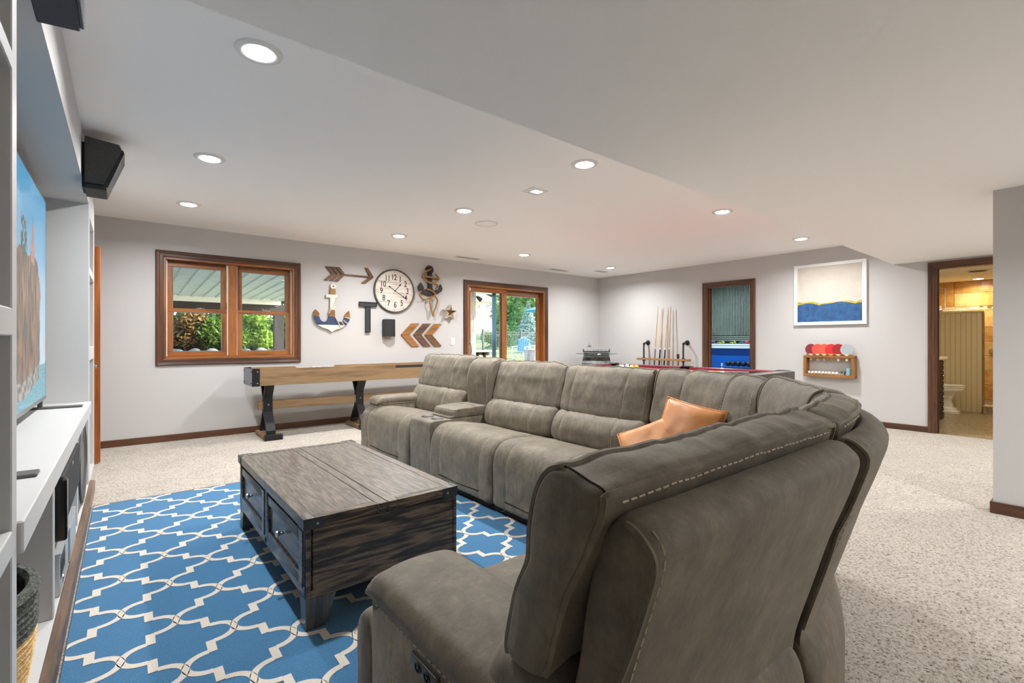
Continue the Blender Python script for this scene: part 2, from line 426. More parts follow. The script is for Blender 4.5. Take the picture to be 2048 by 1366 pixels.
where = {(0, 0): 'downlight nearest the lens, by the bulkhead over the media wall', (0, 1): 'downlight beside the dark wedge speaker, second along the media wall', (0, 2): 'downlight above the double window, farthest along the media wall',
         (1, 0): 'downlight above the sofa, closest to the dropped ceiling edge left of centre', (1, 1): 'downlight just left of the round ceiling speaker', (1, 2): 'downlight in front of the wall clock',
         (2, 0): 'downlight by the dropped ceiling edge above the pool table', (2, 2): 'downlight in front of the sliding patio door',
         (3, 0): 'downlight by the dropped ceiling edge near the beige and blue painting', (3, 2): 'downlight nearest the far corner of the room'}
GX = (.473, 2.65, 4.70, 6.72); GY = (2.41, 4.03, 5.5)
for (i, j), lab in where.items():
    downlight(GX[i], GY[j], ZC, 'white round recessed '+lab, LAMP_W*(.82 if i == 0 else 1))
for x, y, w_ in ((3.3, -1.1, 'left of the stub wall, nearer'), (3.3, -2.7, 'left of the stub wall, farther back'), (6.1, -.6, 'in the hall right of the stub wall, nearer the bathroom'), (6.1, -2.3, 'in the hall right of the stub wall, farther back')):
    downlight(x, y, ZD, 'added unseen downlight in the dropped ceiling '+w_, LAMP_BACK, 'added downlights behind the camera')  # unseen lamps added to brighten the stub wall and the hall
# ---------------------------------------------------------------- other ceiling fittings
t = thing('ceiling_speaker', 'flat round white in-ceiling speaker grille right of a lit downlight', 'speaker', (3.136, 4.317, ZC))
ob('grille', MB().lathe([(0, -.006), (.112, -.006), (.118, -.004), (.12, 0)], (3.136, 4.317, ZC), 'z', 36), mat('speaker_grille', S(254, 253, 252), .7, bump=.5, bscale=500), t)
ob('rim', MB().lathe([(.119, 0), (.119, -.008), (.127, -.007), (.13, 0)], (3.136, 4.317, ZC), 'z', 36), M_white2, t)
t = thing('square_ceiling_fitting', 'small square white recessed fitting in the ceiling between downlights', 'ceiling fitting', (2.788, 3.117, ZC))
ob('frame', bx(2.70, 2.88, 3.045, 3.06, ZC-.006, ZC).box(2.70, 2.88, 3.175, 3.19, ZC-.006, ZC).box(2.70, 2.725, 3.06, 3.175, ZC-.006, ZC).box(2.855, 2.88, 3.06, 3.175, ZC-.006, ZC), M_white2, t)
ob('insert', bx(2.725, 2.855, 3.06, 3.175, ZC-.003, ZC), mat('pale_grey_insert', S(206, 204, 200), .5), t)
ob('bright_face', bx(2.76, 2.85, 3.08, 3.15, ZC-.007, ZC-.003), emit('faint_glow', (1, .98, .95), .5), t)  # bright patch of the vent-like square, put in as a faint glow
for x, y, L, lab in ((4.192, 6.266, .44, 'thin slotted ceiling register above the chevron plaques'), (6.213, 6.282, .44, 'thin slotted ceiling register right of the sliding door head'), (6.945, 5.9, .3, 'short slotted ceiling register near the far corner')):
    t = thing('ceiling_register', lab, 'vent', (x, y, ZC), 'ceiling registers')
    ob('frame', bx(x-L/2, x+L/2, y-.06, y+.06, ZC-.006, ZC), M_white2, t, bevel=.002)
    for k in range(3): ob('slot', bx(x-L/2+.02, x+L/2-.02, y-.036+k*.03, y-.026+k*.03, ZC-.0075, ZC-.005), mat('vent_slot', S(120, 118, 116), .7) if 'vent_slot' not in bpy.data.materials else bpy.data.materials['vent_slot'], t)
# ================================================================== MEDIA WALL: built-in, television, audio
BX = -.205                                   # front plane of the built-in
bi = thing('built_in_media_cabinet', 'white painted built-in media cabinet with shelves along the left wall', 'cabinet', (-.47, 2.9, 0))
def bp(name, *a, m=None, bevel=.003): return ob(name, bx(*a), m or M_white, bi, bevel=bevel)
NB = -.74
bp('divider', NB, BX, 1.60, 1.665, 0, 2.44)              # near divider
bp('divider', NB, BX, 4.685, 4.745, 0, 2.44)             # far divider
bp('end_panel', NB, BX, 5.375, 5.43, 0, 2.44)
bp('end_panel', NB, BX, .2, .26, 0, 2.44)
for z0, z1 in ((1.755, 1.80), (1.135, 1.20), (.62, .68), (.03, .09)): bp('shelf', NB, BX+.001, .26, 1.60, z0, z1)
for z0, z1 in ((2.05, 2.135), (1.62, 1.68), (.98, 1.08), (.03, .09)): bp('shelf', NB, BX+.001, 4.745, 5.375, z0, z1)
bp('back_panel', NB, NB+.012, .26, 5.375, .09, 2.135)
bp('console_top', NB, BX+.012, 1.665, 4.685, .60, .682, bevel=.004)
bp('console_base', NB, BX, 1.665, 4.685, .0, .085)
bp('partition', NB, BX-.002, 2.46, 2.50, .085, .60)
bp('partition', NB, BX-.002, 3.62, 3.66, .085, .60)
bp('shelf', NB, BX-.01, 2.50, 3.62, .315, .335)
bp('stile', NB, BX, 4.62, 4.685, .085, .60)
ob('toe_trim', bx(BX, BX+.03, .2, 4.76, 0, .085), M_toe, bi, bevel=.005)

# television standing on two dark feet
tv = thing('television', 'large flat television on dark feet showing a lighthouse on a cliff', 'television', (-.42, 3.3, .682))
TX, T0, T1, TZ0, TZ1 = -.405, 2.25, 4.36, .748, 2.035
ob('housing', bx(TX-.05, TX-.004, T0, T1, TZ0, TZ1), M_blackm, tv, bevel=.004)
ob('bezel', bx(TX-.006, TX+.001, T0, T1, TZ0, TZ0+.022).box(TX-.006, TX+.001, T0, T1, TZ1-.006, TZ1).box(TX-.006, TX+.001, T0, T0+.006, TZ0, TZ1).box(TX-.006, TX+.001, T1-.006, T1, TZ0, TZ1), mat('tv_bezel', S(150, 150, 152), .35, .8), tv)
def tv_pic():
    NU, NV = 150, 130
    vs = []; cols = []
    def lerp(a, b, t): return tuple(a[i]+(b[i]-a[i])*max(0, min(1, t)) for i in range(3))
    for i in range(NU):
        for j in range(NV):
            u, v = i/(NU-1), j/(NV-1)
            vs.append((TX, T0+.006+u*(T1-T0-.012), TZ0+.022+v*(TZ1-TZ0-.028)))
            n1 = noise.noise(Vector((u*5, v*5, 1)))*.5+noise.noise(Vector((u*14, v*11, 3)))*.25
            sky_c = lerp(S(196, 222, 240), S(66, 158, 204), (v-.25)*1.6+n1*.5)
            if v < .66 and n1 > .12: sky_c = lerp(sky_c, S(236, 190, 206), (n1-.12)*3)
            c = sky_c
            sea = .165+(u-.8)*.03
            if v < sea: c = lerp(S(70, 150, 170), S(120, 186, 200), .5+noise.noise(Vector((u*30, v*90, 0)))*.9)
            edge = .875+.02*noise.noise(Vector((v*9, 5, 0)))-(.20-v)*.25*(1 if v < .2 else 0)-max(0, v-.56)*.55
            top = .655-max(0, .55-u)*.25+.02*noise.noise(Vector((u*16, 8, 0)))
            low = .045+.22*max(0, (u-.6))
            if u < edge and low < v < top:
                st = noise.noise(Vector((u*55, v*5, 2)))*.55+noise.noise(Vector((u*130, v*14, 4)))*.4
                c = lerp(S(52, 40, 34), S(186, 142, 106), .36+st*1.5)
                if st < -.28: c = lerp(c, S(92, 96, 100), .7)
                if v < low+.07: c = lerp(S(70, 66, 64), S(190, 184, 176), .5+noise.noise(Vector((u*40, v*40, 9))))
            if .55 < u < .64 and top-.02 < v < top+.14: 
                if noise.noise(Vector((u*60, v*40, 7))) > -.1: c = S(66, 88, 70)
            if .700 < u < .770 and top-.03 < v < .725: c = lerp(S(206, 158, 128), S(176, 110, 84), .5+noise.noise(Vector((u*80, v*60, 0))))
            if .722 < u < .752 and v < .80 and v > .72: c = S(182, 120, 96)
            if .733 < u < .741 and .795 < v < .84: c = S(70, 90, 110)
            cols.append(c)
    mb = MB().grid(vs, NU, NV)
    me = bpy.data.meshes.new('screen'); o_ = Vector(tv.location)
    me.from_pydata([tuple(Vector(p)-o_) for p in mb.v], [], mb.f)
    at = me.color_attributes.new('picture', 'FLOAT_COLOR', 'POINT')
    for k, c in enumerate(cols): at.data[k].color = (*c, 1)
    m, n, l, b = newmat('screen_picture')
    a = n.new('ShaderNodeVertexColor'); a.layer_name = 'picture'
    b.inputs['Base Color'].default_value = (.01, .01, .01, 1); b.inputs['Roughness'].default_value = .25
    l.new(a.outputs[0], b.inputs['Emission Color']); b.inputs['Emission Strength'].default_value = .46
    me.materials.append(m)
    o = bpy.data.objects.new('screen', me); C.objects.link(o); o.parent = tv
tv_pic()
M_foot = mat('dark_grey_foot', S(84, 84, 82), .45)
for y in (2.21, 4.335):
    f = ob('foot', bx(-.62, -.222, y-.035, y+.04, .682, .694), M_foot, tv, bevel=.003)
    ob('neck', bx(TX-.035, TX-.012, y-.02, y+.02, .69, .76), M_foot, f)
ob('rear_housing', bx(TX-.085, TX-.05, T0+.5, T1-.5, TZ0+.1, TZ1-.45), M_blackm, tv, bevel=.01)

# wedge speakers on the bulkhead (parallelogram section, angled grille)
M_spk = mat('charcoal_speaker_vinyl', S(62, 62, 60), .6, bump=.35, bscale=220, var=.15, vscale=90)
M_spk2 = mat('speaker_edge', S(24, 24, 24), .6)
def wedge(y0, y1, zt, zb, label, k=1.):
    t = thing('wedge_speaker', label, 'speaker', (-.12, (y0+y1)/2, zb), 'wedge speakers on the media bulkhead')
    x0 = -.2065
    sec = [(x0+.012, zt), (x0+.178*k, zt-.015), (x0+.196*k, zt-.055), (x0+.105*k, zb), (x0+.012, zb)]
    ob('cabinet', MB().prism(sec, 'y', y0, y1), M_spk, t, bevel=.003)
    fr = [(x0+.196*k, zt-.045), (x0+.205*k, zt-.07), (x0+.116*k, zb-.032), (x0+.012, zb-.032), (x0+.012, zb-.004), (x0+.102*k, zb-.004)]
    ob('front_edge', MB().prism(fr, 'y', y0-.004, y1+.004), M_spk2, t, bevel=.002)
    ob('mount', bx(x0, x0+.013, y0+.03, y1-.03, zb-.02, zt-.03), M_blackm, t)
    ob('screw', MB().cyl((x0+.118*k, y0-.004, zb-.018), (x0+.118*k, y0-.006, zb-.018), .004, n=8), M_chrome, t)
    return t
wedge(3.92, 4.16, 2.385, 2.098, 'dark wedge-shaped speaker at the far end of the bulkhead above the television')
t = thing('box_speaker', 'dark navy-black box speaker cut by the top left corner of the view', 'speaker', (-.13, 1.9, 2.09))
ob('cabinet', MB().hexa([(-.205, 1.72, 2.075), (-.108, 1.72, 2.085), (-.108, 2.0, 2.085), (-.205, 2.0, 2.075)], [(-.205, 1.72, 2.34), (-.10, 1.72, 2.34), (-.10, 2.0, 2.34), (-.205, 2.0, 2.34)]), mat('midnight_speaker_vinyl', S(34, 38, 52), .6, bump=.3, bscale=260), t, bevel=.003)
ob('grille', bx(-.108, -.098, 1.73, 1.99, 2.09, 2.335), mat('grey_grille_cloth', S(96, 100, 112), .85, bump=.6, bscale=600), t, bevel=.002)

# centre speaker, switch box, subwoofer and basket in the console bays
t = thing('centre_speaker', 'long black centre speaker on the middle shelf of the console', 'speaker', (-.33, 3.1, .335))
ob('cabinet', bx(-.52, -.225, 2.60, 3.57, .335, .575), mat('charcoal_vinyl', S(96, 96, 94), .55, bump=.2, bscale=300), t, bevel=.004)
ob('grille', bx(-.225, -.195, 2.63, 3.55, .345, .565), mat('black_grille_cloth', S(58, 58, 58), .9, bump=.6, bscale=700), t, bevel=.006)
ob('end_cheek', bx(-.24, -.178, 2.575, 2.63, .335, .578), mat('gloss_black', S(14, 14, 15), .2), t, bevel=.006)
ob('badge', bx(-.195, -.1935, 3.08, 3.13, .535, .55), M_chrome, t)
t = thing('network_box', 'small silver metal switch box on the bottom shelf of the console', 'device', (-.32, 3.0, .085))
M_al = mat('pale_aluminium', S(196, 196, 194), .35, .6)
ob('case', bx(-.45, -.205, 2.66, 3.02, .085, .255), M_al, t, bevel=.003)
ob('lid', bx(-.47, -.20, 2.65, 3.38, .255, .262), M_al, t)
ob('bracket', bx(-.235, -.20, 3.05, 3.38, .085, .25), M_al, t, bevel=.002)
ob('port_panel', bx(-.205, -.2035, 2.68, 2.86, .15, .235), M_black, t)
for k in range(3): ob('port', bx(-.2035, -.2025, 2.69+k*.055, 2.735+k*.055, .165, .215), M_blackm, t)
ob('button', MB().lathe([(0, .0045), (.016, .003), (.018, 0)], (-.205, 2.78, .118), 'x', 14), M_chrome, t)
t = thing('subwoofer', 'dark grey subwoofer with an oval port in the far console bay', 'speaker', (-.42, 4.14, .085))
ob('cabinet', bx(-.66, -.216, 3.69, 4.60, .085, .598), mat('subwoofer_vinyl', S(110, 111, 110), .6, bump=.2, bscale=240), t, bevel=.006)
ob('oval_driver', MB().lathe([(0, -.004), (.62, -.002), (.86, .002), (1, .004), (1, -.004)], (0, 0, 0), 'x', 40).xf(Matrix.Translation((-.214, 4.15, .335)) @ Matrix.Diagonal((1, .30, .235, 1))), mat('driver_rubber', S(44, 46, 46), .45), t)
ob('port_ring', MB().tube([(-.212, 4.15+.305*math.cos(a*PI/24), .335+.24*math.sin(a*PI/24)) for a in range(48)], .008, 6, True), mat('port_ring_grey', S(76, 78, 78), .4), t)

# woven basket in the nearest bay: every coil its own ring, with a dark braided rim
bk = thing('woven_basket', 'oval woven straw basket with a black braided rim in the nearest console bay', 'basket', (-.4, 1.98, .085))
M_straw = mat('woven_straw', S(206, 160, 92), .85, col2=S(240, 208, 150), vscale=70, bump=.8, bscale=160)
M_braid = mat('black_seagrass', S(46, 50, 46), .85, col2=S(112, 116, 106), vscale=90, bump=.9, bscale=170)
def coil(z, k, amp=.006, ph=0., n=72):
    rx, ry = (.155+.03*k), (.20+.04*k)
    return [(-.395+(rx+amp*math.sin(a*2*PI/n*36+ph))*math.cos(a*2*PI/n), 1.97+(ry+amp*math.sin(a*2*PI/n*36+ph))*math.sin(a*2*PI/n), z) for a in range(n)]
body = MB(); rim = MB(); NC = 17
for i in range(NC):
    z = .092+i*.0185; k = math.sin(min(1, i/NC*1.2)*PI/2)
    (body if i < 11 else rim).tube(coil(z, k, .004, PI*(i % 2)), .0125, 5, True)
ob('straw_body', body, M_straw, bk); ob('braided_rim', rim, M_braid, bk)
ob('rolled_edge', MB().tube(coil(.092+NC*.0185, 1, .003), .017, 6, True), M_braid, bk)
ob('base', MB().lathe([(0, 0), (1, 0), (1, .012), (0, .012)], (0, 0, 0), 'z', 36).xf(Matrix.Translation((-.395, 1.97, .086)) @ Matrix.Diagonal((.155, .2, 1, 1))), M_straw, bk)
# ================================================================== RUG
rug = thing('area_rug', 'blue area rug with an ivory quatrefoil trellis pattern', 'rug', (.86, 2.7, 0))
RX0, RX1, RY0, RY1, RZ = -.168, 1.893, 1.15, 4.285, .011
def rugmat(name, a, b):
    m = mat(name, a, .95, col2=b, vscale=260, bump=.5, bscale=420, sheen=.25, contrast=(.3, .7)); return m
ob('pile', bx(RX0, RX1, RY0, RY1, .0005, RZ), rugmat('blue_rug_pile', S(36, 96, 140), S(72, 134, 176)), rug, bevel=.003)
tr = MB(); AX, AY = .1715, .1875; OX, OY = -.012, 2.135; hw = .0122
def cl(p): return (min(max(p[0], RX0+.004), RX1-.004), min(max(p[1], RY0+.004), RY1-.004), RZ+.0012)
def outside(ps): return all(p[0] <= RX0+.0041 for p in ps) or all(p[0] >= RX1-.0041 for p in ps) or all(p[1] <= RY0+.0041 for p in ps) or all(p[1] >= RY1-.0041 for p in ps)
def quad(ps, dz=0.):
    q = [(c[0], c[1], c[2]+dz) for c in map(cl, ps)]
    if outside(q): return
    ar = sum(q[i][0]*q[(i+1) % len(q)][1]-q[(i+1) % len(q)][0]*q[i][1] for i in range(len(q)))
    tr.add(q if ar > 0 else q[::-1], [tuple(range(len(q)))])
for i in range(-2, 15):
    for j in range(-6, 14):
        if (i+j) % 2: continue
        jx, jy = OX+i*AX, OY+j*AY
        for sy in (1, -1):
            mx, my = jx+AX/2, jy+sy*AY/2
            ex, ey = .073, .062
            for cx, cy, sx, s2 in ((jx, jy, 1, sy), (jx+AX, jy+sy*AY, -1, -sy)):
                pts = []
                for k in range(11):
                    t = k/10*PI/2
                    pts.append((cx+sx*ex*(1-math.cos(t)), cy+s2*ey*math.sin(t)))
                L = []; Rr = []
                for k, p in enumerate(pts):
                    a = pts[max(0, k-1)]; b = pts[min(10, k+1)]
                    tx, ty = b[0]-a[0], b[1]-a[1]; q = math.hypot(tx, ty); w = hw
                    L.append((p[0]-ty/q*w, p[1]+tx/q*w)); Rr.append((p[0]+ty/q*w, p[1]-tx/q*w))
                for k in range(10): quad([L[k], L[k+1], Rr[k+1], Rr[k]])
            quad([(mx-.0145, my-.0395), (mx+.0145, my-.0395), (mx+.0145, my+.0395), (mx-.0145, my+.0395)], .0004)
        quad([(jx-.012, jy), (jx, jy-.036), (jx+.012, jy), (jx, jy+.036)], .0008)
ob('trellis_pattern', tr, rugmat('ivory_rug_pile', S(214, 204, 190), S(234, 226, 214)), rug, kind='stuff', recalc=False, label='ivory woven trellis lines')
edge = MB().box(RX1-.004, RX1+.008, RY0, RY1, 0, RZ+.002).box(RX0, RX1, RY0-.008, RY0+.004, 0, RZ+.002)
ob('dark_binding', edge, mat('dark_rug_binding', S(38, 36, 40), .9), rug)
ob('tan_binding', bx(RX0, RX1, RY1-.003, RY1+.01, 0, RZ+.001), mat('tan_rug_binding', S(150, 130, 104), .9), rug)

# ================================================================== COFFEE TABLE (lift-top trunk)
ct = thing('trunk_coffee_table', 'weathered grey-brown trunk coffee table with two drawers on the blue rug', 'coffee table', (.87, 2.575, RZ))
TX0, TX1, TY0, TY1, TH_ = .532, 1.208, 1.912, 3.242, .442
wa, wb, wc = S(58, 50, 44), S(140, 126, 110), S(96, 86, 76)
M_tt = wood('weathered_top_wood', S(68, 62, 55), S(122, 112, 99), 'y', .42, 17, 34, coat=.25, c3=S(96, 88, 78), amp=.10)
M_te = wood('weathered_end_wood', S(34, 30, 28), S(128, 106, 82), 'x', .45, 15, 26, coat=.2, c3=S(74, 62, 51), bump=.3, amp=.16)
M_tf = wood('charcoal_front_wood', S(52, 54, 58), S(104, 104, 104), 'y', .4, 14, 20, coat=.3)
M_tl = wood('charcoal_leg_wood', S(50, 51, 54), S(92, 91, 90), 'z', .4, 14, 16, coat=.3)
M_tb = mat('gunmetal_bracket', S(78, 79, 82), .4, .7)
z0, z1 = .135, .400
ob('carcass', bx(TX0+.022, TX1-.006, TY0+.012, TY1-.012, z0, z1), M_te, ct, bevel=.003)
for y in (TY0, TY1-.012):         # end panels: frame and field
    e = ob('end_panel', bx(TX0+.03, TX1-.014, y, y+.012, z0+.024, z1-.002), M_te, ct, bevel=.002)
    for x in (TX0+.004, TX1-.014): ob('end_stile', bx(x, x+.018, y-.004, y+.016, z0-.004, z1), M_te, e, bevel=.002)
    ob('end_rail', bx(TX0+.022, TX1-.014, y-.004, y+.016, z0-.004, z0+.026), M_te, e, bevel=.002)
ob('back_panel', bx(TX1-.008, TX1, TY0+.012, TY1-.012, z0, z1), M_tf, ct)
ym = (TY0+TY1)/2
ob('face_frame', bx(TX0+.004, TX0+.024, TY0, TY0+.03, z0-.004, z1).box(TX0+.004, TX0+.024, TY1-.03, TY1, z0-.004, z1).box(TX0+.004, TX0+.024, ym-.018, ym+.018, z0, z1).box(TX0+.004, TX0+.024, TY0+.03, TY1-.03, z0-.004, z0+.028).box(TX0+.004, TX0+.024, TY0+.03, TY1-.03, z1-.012, z1), M_tf, ct, bevel=.002)
for y0, y1 in ((TY0+.034, ym-.022), (ym+.022, TY1-.034)):
    za, zb = z0+.032, z1-.016
    fr = MB()
    for a in ((y0, y0+.05, za, zb), (y1-.05, y1, za, zb), (y0+.05, y1-.05, za, za+.042), (y0+.05, y1-.05, zb-.042, zb)): fr.box(TX0, TX0+.022, *a)
    dr = ob('drawer', fr, M_tf, ct, bevel=.002)
    ob('drawer_field', bx(TX0+.010, TX0+.02, y0+.05, y1-.05, za+.042, zb-.042), M_tf, dr)
    gb = MB()
    for a in ((y0+.05, y0+.056, za+.042, zb-.042), (y1-.056, y1-.05, za+.042, zb-.042), (y0+.056, y1-.056, za+.042, za+.048), (y0+.056, y1-.056, zb-.048, zb-.042)): gb.box(TX0+.004, TX0+.012, *a)
    ob('bead', gb, M_te, dr)
    yk = (y0+y1)/2
    ob('knob', MB().lathe([(.011, .006), (.006, .002), (.0055, -.012), (.010, -.017), (.015, -.024), (.014, -.030), (0, -.033)], (TX0+.006, yk, (za+zb)/2+.01), 'x', 16), M_chrome, dr)
# top: two leaves, each a framed panel, with a seam and clipped corners
xs = .868
for x0, x1, nm in ((TX0-.004, xs-.002, 'fixed_top'), (xs+.002, TX1+.004, 'lift_top')):
    lf = ob(nm, bx(x0+.045, x1-.045, TY0+.04, TY1-.04, z1+.002, TH_-.002), M_tt, ct, bevel=.0015)
    for a in ((x0, x0+.044, TY0-.006, TY1+.006), (x1-.044, x1, TY0-.006, TY1+.006)): ob('rail', bx(a[0], a[1], a[2], a[3], z1+.002, TH_), M_tt, lf, bevel=.002)
    for y in (TY0-.006, TY1-.034): ob('breadboard', bx(x0+.0445, x1-.0445, y, y+.04, z1+.002, TH_), M_te if y < 2 else M_tt, lf, bevel=.002)
for x, y, sx, sy in ((TX0-.004, TY0-.006, 1, 1), (TX1+.004, TY0-.006, -1, 1), (TX0-.004, TY1+.006, 1, -1), (TX1+.004, TY1+.006, -1, -1)):
    t_ = .0025; L = .075
    mb = MB()
    def bb(a, b, c, d, e, f): mb.box(min(a, b), max(a, b), min(c, d), max(c, d), e, f)
    bb(x-sx*t_, x+sx*L, y-sy*t_, y, z1+.0, TH_+.0015); bb(x-sx*t_, x, y, y+sy*L, z1+.0, TH_+.0015)
    bb(x-sx*t_, x+sx*.012, y-sy*t_, y+sy*L*.8, TH_, TH_+.002)
    br = ob('corner_bracket', mb, M_tb, ct)
    ob('rivet', MB().lathe([(0, -.003), (.005, -.002), (.006, 0)], (x+sx*.05, y-sy*t_, z1+.02), 'y', 10) if sy > 0 else MB().lathe([(0, .003), (.005, .002), (.006, 0)], (x+sx*.05, y-sy*t_, z1+.02), 'y', 10), M_chrome, br)
ob('seam_block', bx(xs-.04, xs-.004, TY0-.008, TY0+.01, z1, TH_-.001).box(xs+.004, xs+.04, TY0-.008, TY0+.01, z1, TH_-.001), M_te, ct, bevel=.001)
for x, sx in ((TX0+.004, 1), (TX1-.004, -1)):
    for y, sy in ((TY0, 1), (TY1, -1)):
        def sq(w, d, z): 
            q = [(x, y, z), (x+sx*w, y, z), (x+sx*w, y+sy*d, z), (x, y+sy*d, z)]
            return q if sx*sy > 0 else q[::-1]
        ob('leg', MB().hexa(sq(.075, .06, RZ), sq(.118, .085, z0-.004)), M_tl, ct, bevel=.002)
# ================================================================== SECTIONAL SOFA
# plan path: near unit along X (faces the window wall), quarter-round corner, long run along Y (faces the television)
CXS, CYS, RF, LN, LA = 1.32, 1.72, .53, .86, 1.5
def Wp(u, d, z):
    r = RF+d
    if u <= LN: return Vector((CXS-(LN-u), CYS-r, z))
    if u <= LN+LA:
        a = -PI/2+PI/2*(u-LN)/LA; return Vector((CXS+r*math.cos(a), CYS+r*math.sin(a), z))
    return Vector((CXS+r, CYS+u-LN-LA, z))
def UY(y): return LN+LA+(y-CYS)
def suede():
    m, n, l, b = newmat('taupe_suede')
    v = coords(n, l)
    t = n.new('ShaderNodeTexNoise'); t.inputs['Scale'].default_value = 9; t.inputs['Detail'].default_value = 6; t.inputs['Roughness'].default_value = .7
    l.new(v, t.inputs['Vector'])
    v2 = coords(n, l, (1, 1, .3), (.2, .3, 0))
    t2 = n.new('ShaderNodeTexNoise'); t2.inputs['Scale'].default_value = 42; t2.inputs['Detail'].default_value = 5; t2.inputs['Roughness'].default_value = .75
    l.new(v2, t2.inputs['Vector'])
    ad = n.new('ShaderNodeMath'); ad.operation = 'MULTIPLY_ADD'; ad.inputs[1].default_value = .55
    l.new(t2.outputs[0], ad.inputs[0]); l.new(t.outputs[0], ad.inputs[2])
    rp = n.new('ShaderNodeValToRGB'); l.new(ad.outputs[0], rp.inputs[0]); e = rp.color_ramp.elements
    e[0].position = .55; e[0].color = (*S(90, 82, 69), 1); e[1].position = 1.0; e[1].color = (*S(132, 122, 105), 1)
    k = e.new(.78); k.color = (*S(110, 101, 86), 1)
    l.new(rp.outputs[0], b.inputs['Base Color']); b.inputs['Roughness'].default_value = .62
    b.inputs['Specular IOR Level'].default_value = .35
    b.inputs['Sheen Weight'].default_value = .18; b.inputs['Sheen Roughness'].default_value = .45; b.inputs['Sheen Tint'].default_value = (.9, .85, .78, 1)
    t3 = n.new('ShaderNodeTexNoise'); t3.inputs['Scale'].default_value = 340; t3.inputs['Detail'].default_value = 3; l.new(v, t3.inputs['Vector'])
    b1 = n.new('ShaderNodeBump'); b1.inputs['Strength'].default_value = .10; b1.inputs['Distance'].default_value = .004; l.new(t3.outputs[0], b1.inputs['Height'])
    b2 = n.new('ShaderNodeBump'); b2.inputs['Strength'].default_value = .10; b2.inputs['Distance'].default_value = .02; l.new(ad.outputs[0], b2.inputs['Height']); l.new(b1.outputs[0], b2.inputs['Normal'])
    l.new(b2.outputs[0], b.inputs['Normal']); return m
M_su = suede()
M_thread = mat('pale_thread', S(206, 194, 172), .8)
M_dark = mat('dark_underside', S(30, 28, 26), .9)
def stitches(mb, pts, L=.011, gap=.007, r=.0013):
    """short thread dashes laid along a polyline"""
    pts = [Vector(p) for p in pts]; acc = 0; i = 0; cur = pts[0]; out = []
    seg = [(pts[k+1]-pts[k]).length for k in range(len(pts)-1)]
    tot = sum(seg); s = 0
    def at(x):
        for k, q in enumerate(seg):
            if x <= q or k == len(seg)-1: return pts[k].lerp(pts[k+1], min(1, x/q if q else 0))
            x -= q
    while s+L < tot:
        mb.tube([at(s), at(s+L)], r, 4); s += L+gap
class Pad:
    """upholstered pad: closed (depth, height) outline swept along the sofa path with rounded ends, panel seams and soft wrinkles"""
    def __init__(p, u0, u1, ring, rr=.05, rin=.035, per=6, seams=(), sdep=.006, wr=.004, wf=(5, 20), nstep=.03, seed=0, crown=0.):
        p.u0, p.u1, p.rr, p.rin, p.seams, p.sdep, p.wr, p.wf, p.seed, p.per, p.crown = u0, u1, rr, rin, seams, sdep, wr, wf, seed, per, crown
        p.ring = [Vector(q) for q in cr(ring, per)]
        p.c = sum(p.ring, Vector((0, 0)))/len(p.ring)
        h = u1-u0; a = [0, .04, .1, .2, .35, .55, .8, 1.1]
        es = [rr*x for x in a]
        us = [u0+e for e in es]+[u1-e for e in es]
        k = max(2, int((h-2.2*rr)/nstep))
        us += [u0+1.1*rr+(h-2.2*rr)*i/k for i in range(1, k)]
        for s in seams:
            us += [s-.008, s, s+.008]
        p.us = sorted(set(round(x, 5) for x in us))
    def pos(p, u, q, out=0., w=True):
        e = min(u-p.u0, p.u1-u); ins = 0
        if e < p.rr: ins = p.rin*(1-math.sqrt(max(0, 1-(1-e/p.rr)**2)))
        dirv = (q-p.c); ln = dirv.length; dirv = dirv/ln if ln else dirv
        g = 0
        for s in p.seams: g += p.sdep*math.exp(-((u-s)/.008)**2)
        sc = 2*(u-p.u0)/(p.u1-p.u0)-1; cw = p.crown*(1-abs(sc)**3.2)
        n = 0
        if w and p.wr:
            v = Vector((u*p.wf[0]+p.seed*3.1, q.y*p.wf[1]*.5, q.x*p.wf[1]*.5+p.seed))
            edge = 1+1.3*math.exp(-e/.07)
            n = p.wr*edge*(noise.noise(v)+.5*noise.noise(v*2.3))+p.wr*.9*noise.noise(Vector((u*34+q.y*9, q.y*5+p.seed, q.x*5)))
        qq = q+dirv*(out-ins-g+n)
        fw = max(0, min(1, (p.c.x-q.x)/.05+.15)); tz = max(0, min(1, (q.y-p.c.y)/.12))
        return Wp(u, qq.x-cw*fw, qq.y+.15*cw*tz)
    def mesh(p):
        m = MB(); N = len(p.ring); vs = []
        for u in p.us: vs += [p.pos(u, q) for q in p.ring]
        K = len(p.us)
        fs = [(i*N+k, (i+1)*N+k, (i+1)*N+(k+1) % N, i*N+(k+1) % N) for i in range(K-1) for k in range(N)]
        fs += [tuple(range(N)), tuple(range(K*N-1, (K-1)*N-1, -1))]
        return m.add(vs, fs)
    def line_u(p, k, out=.002, a=None, b=None, off=0):    # along the path at control point k
        q = p.ring[(k*p.per+off) % len(p.ring)]
        return [p.pos(u, q, out) for u in p.us if (a is None or u >= a) and (b is None or u <= b)]
    def line_r(p, u, k0, k1, out=.002):                   # round the outline at constant u
        N = len(p.ring); i0, i1 = k0*p.per, k1*p.per
        st = 1 if i1 >= i0 else -1
        return [p.pos(u, p.ring[i % N], out) for i in range(i0, i1+st, st)]
def add_pad(name, pad, parent, seam_k=None, st=True, label=None, pip=None, ends=None):
    o = ob(name, pad.mesh(), M_su, parent, ang=70, label=label)
    if st and seam_k and pad.seams:
        mb = MB()
        for s in pad.seams:
            for du in (-.007, .007): stitches(mb, pad.line_r(s+du, seam_k[0], seam_k[1], .0006), .010, .006, .0012)
        ob('stitching', mb, M_thread, o, kind='stuff')
    return o
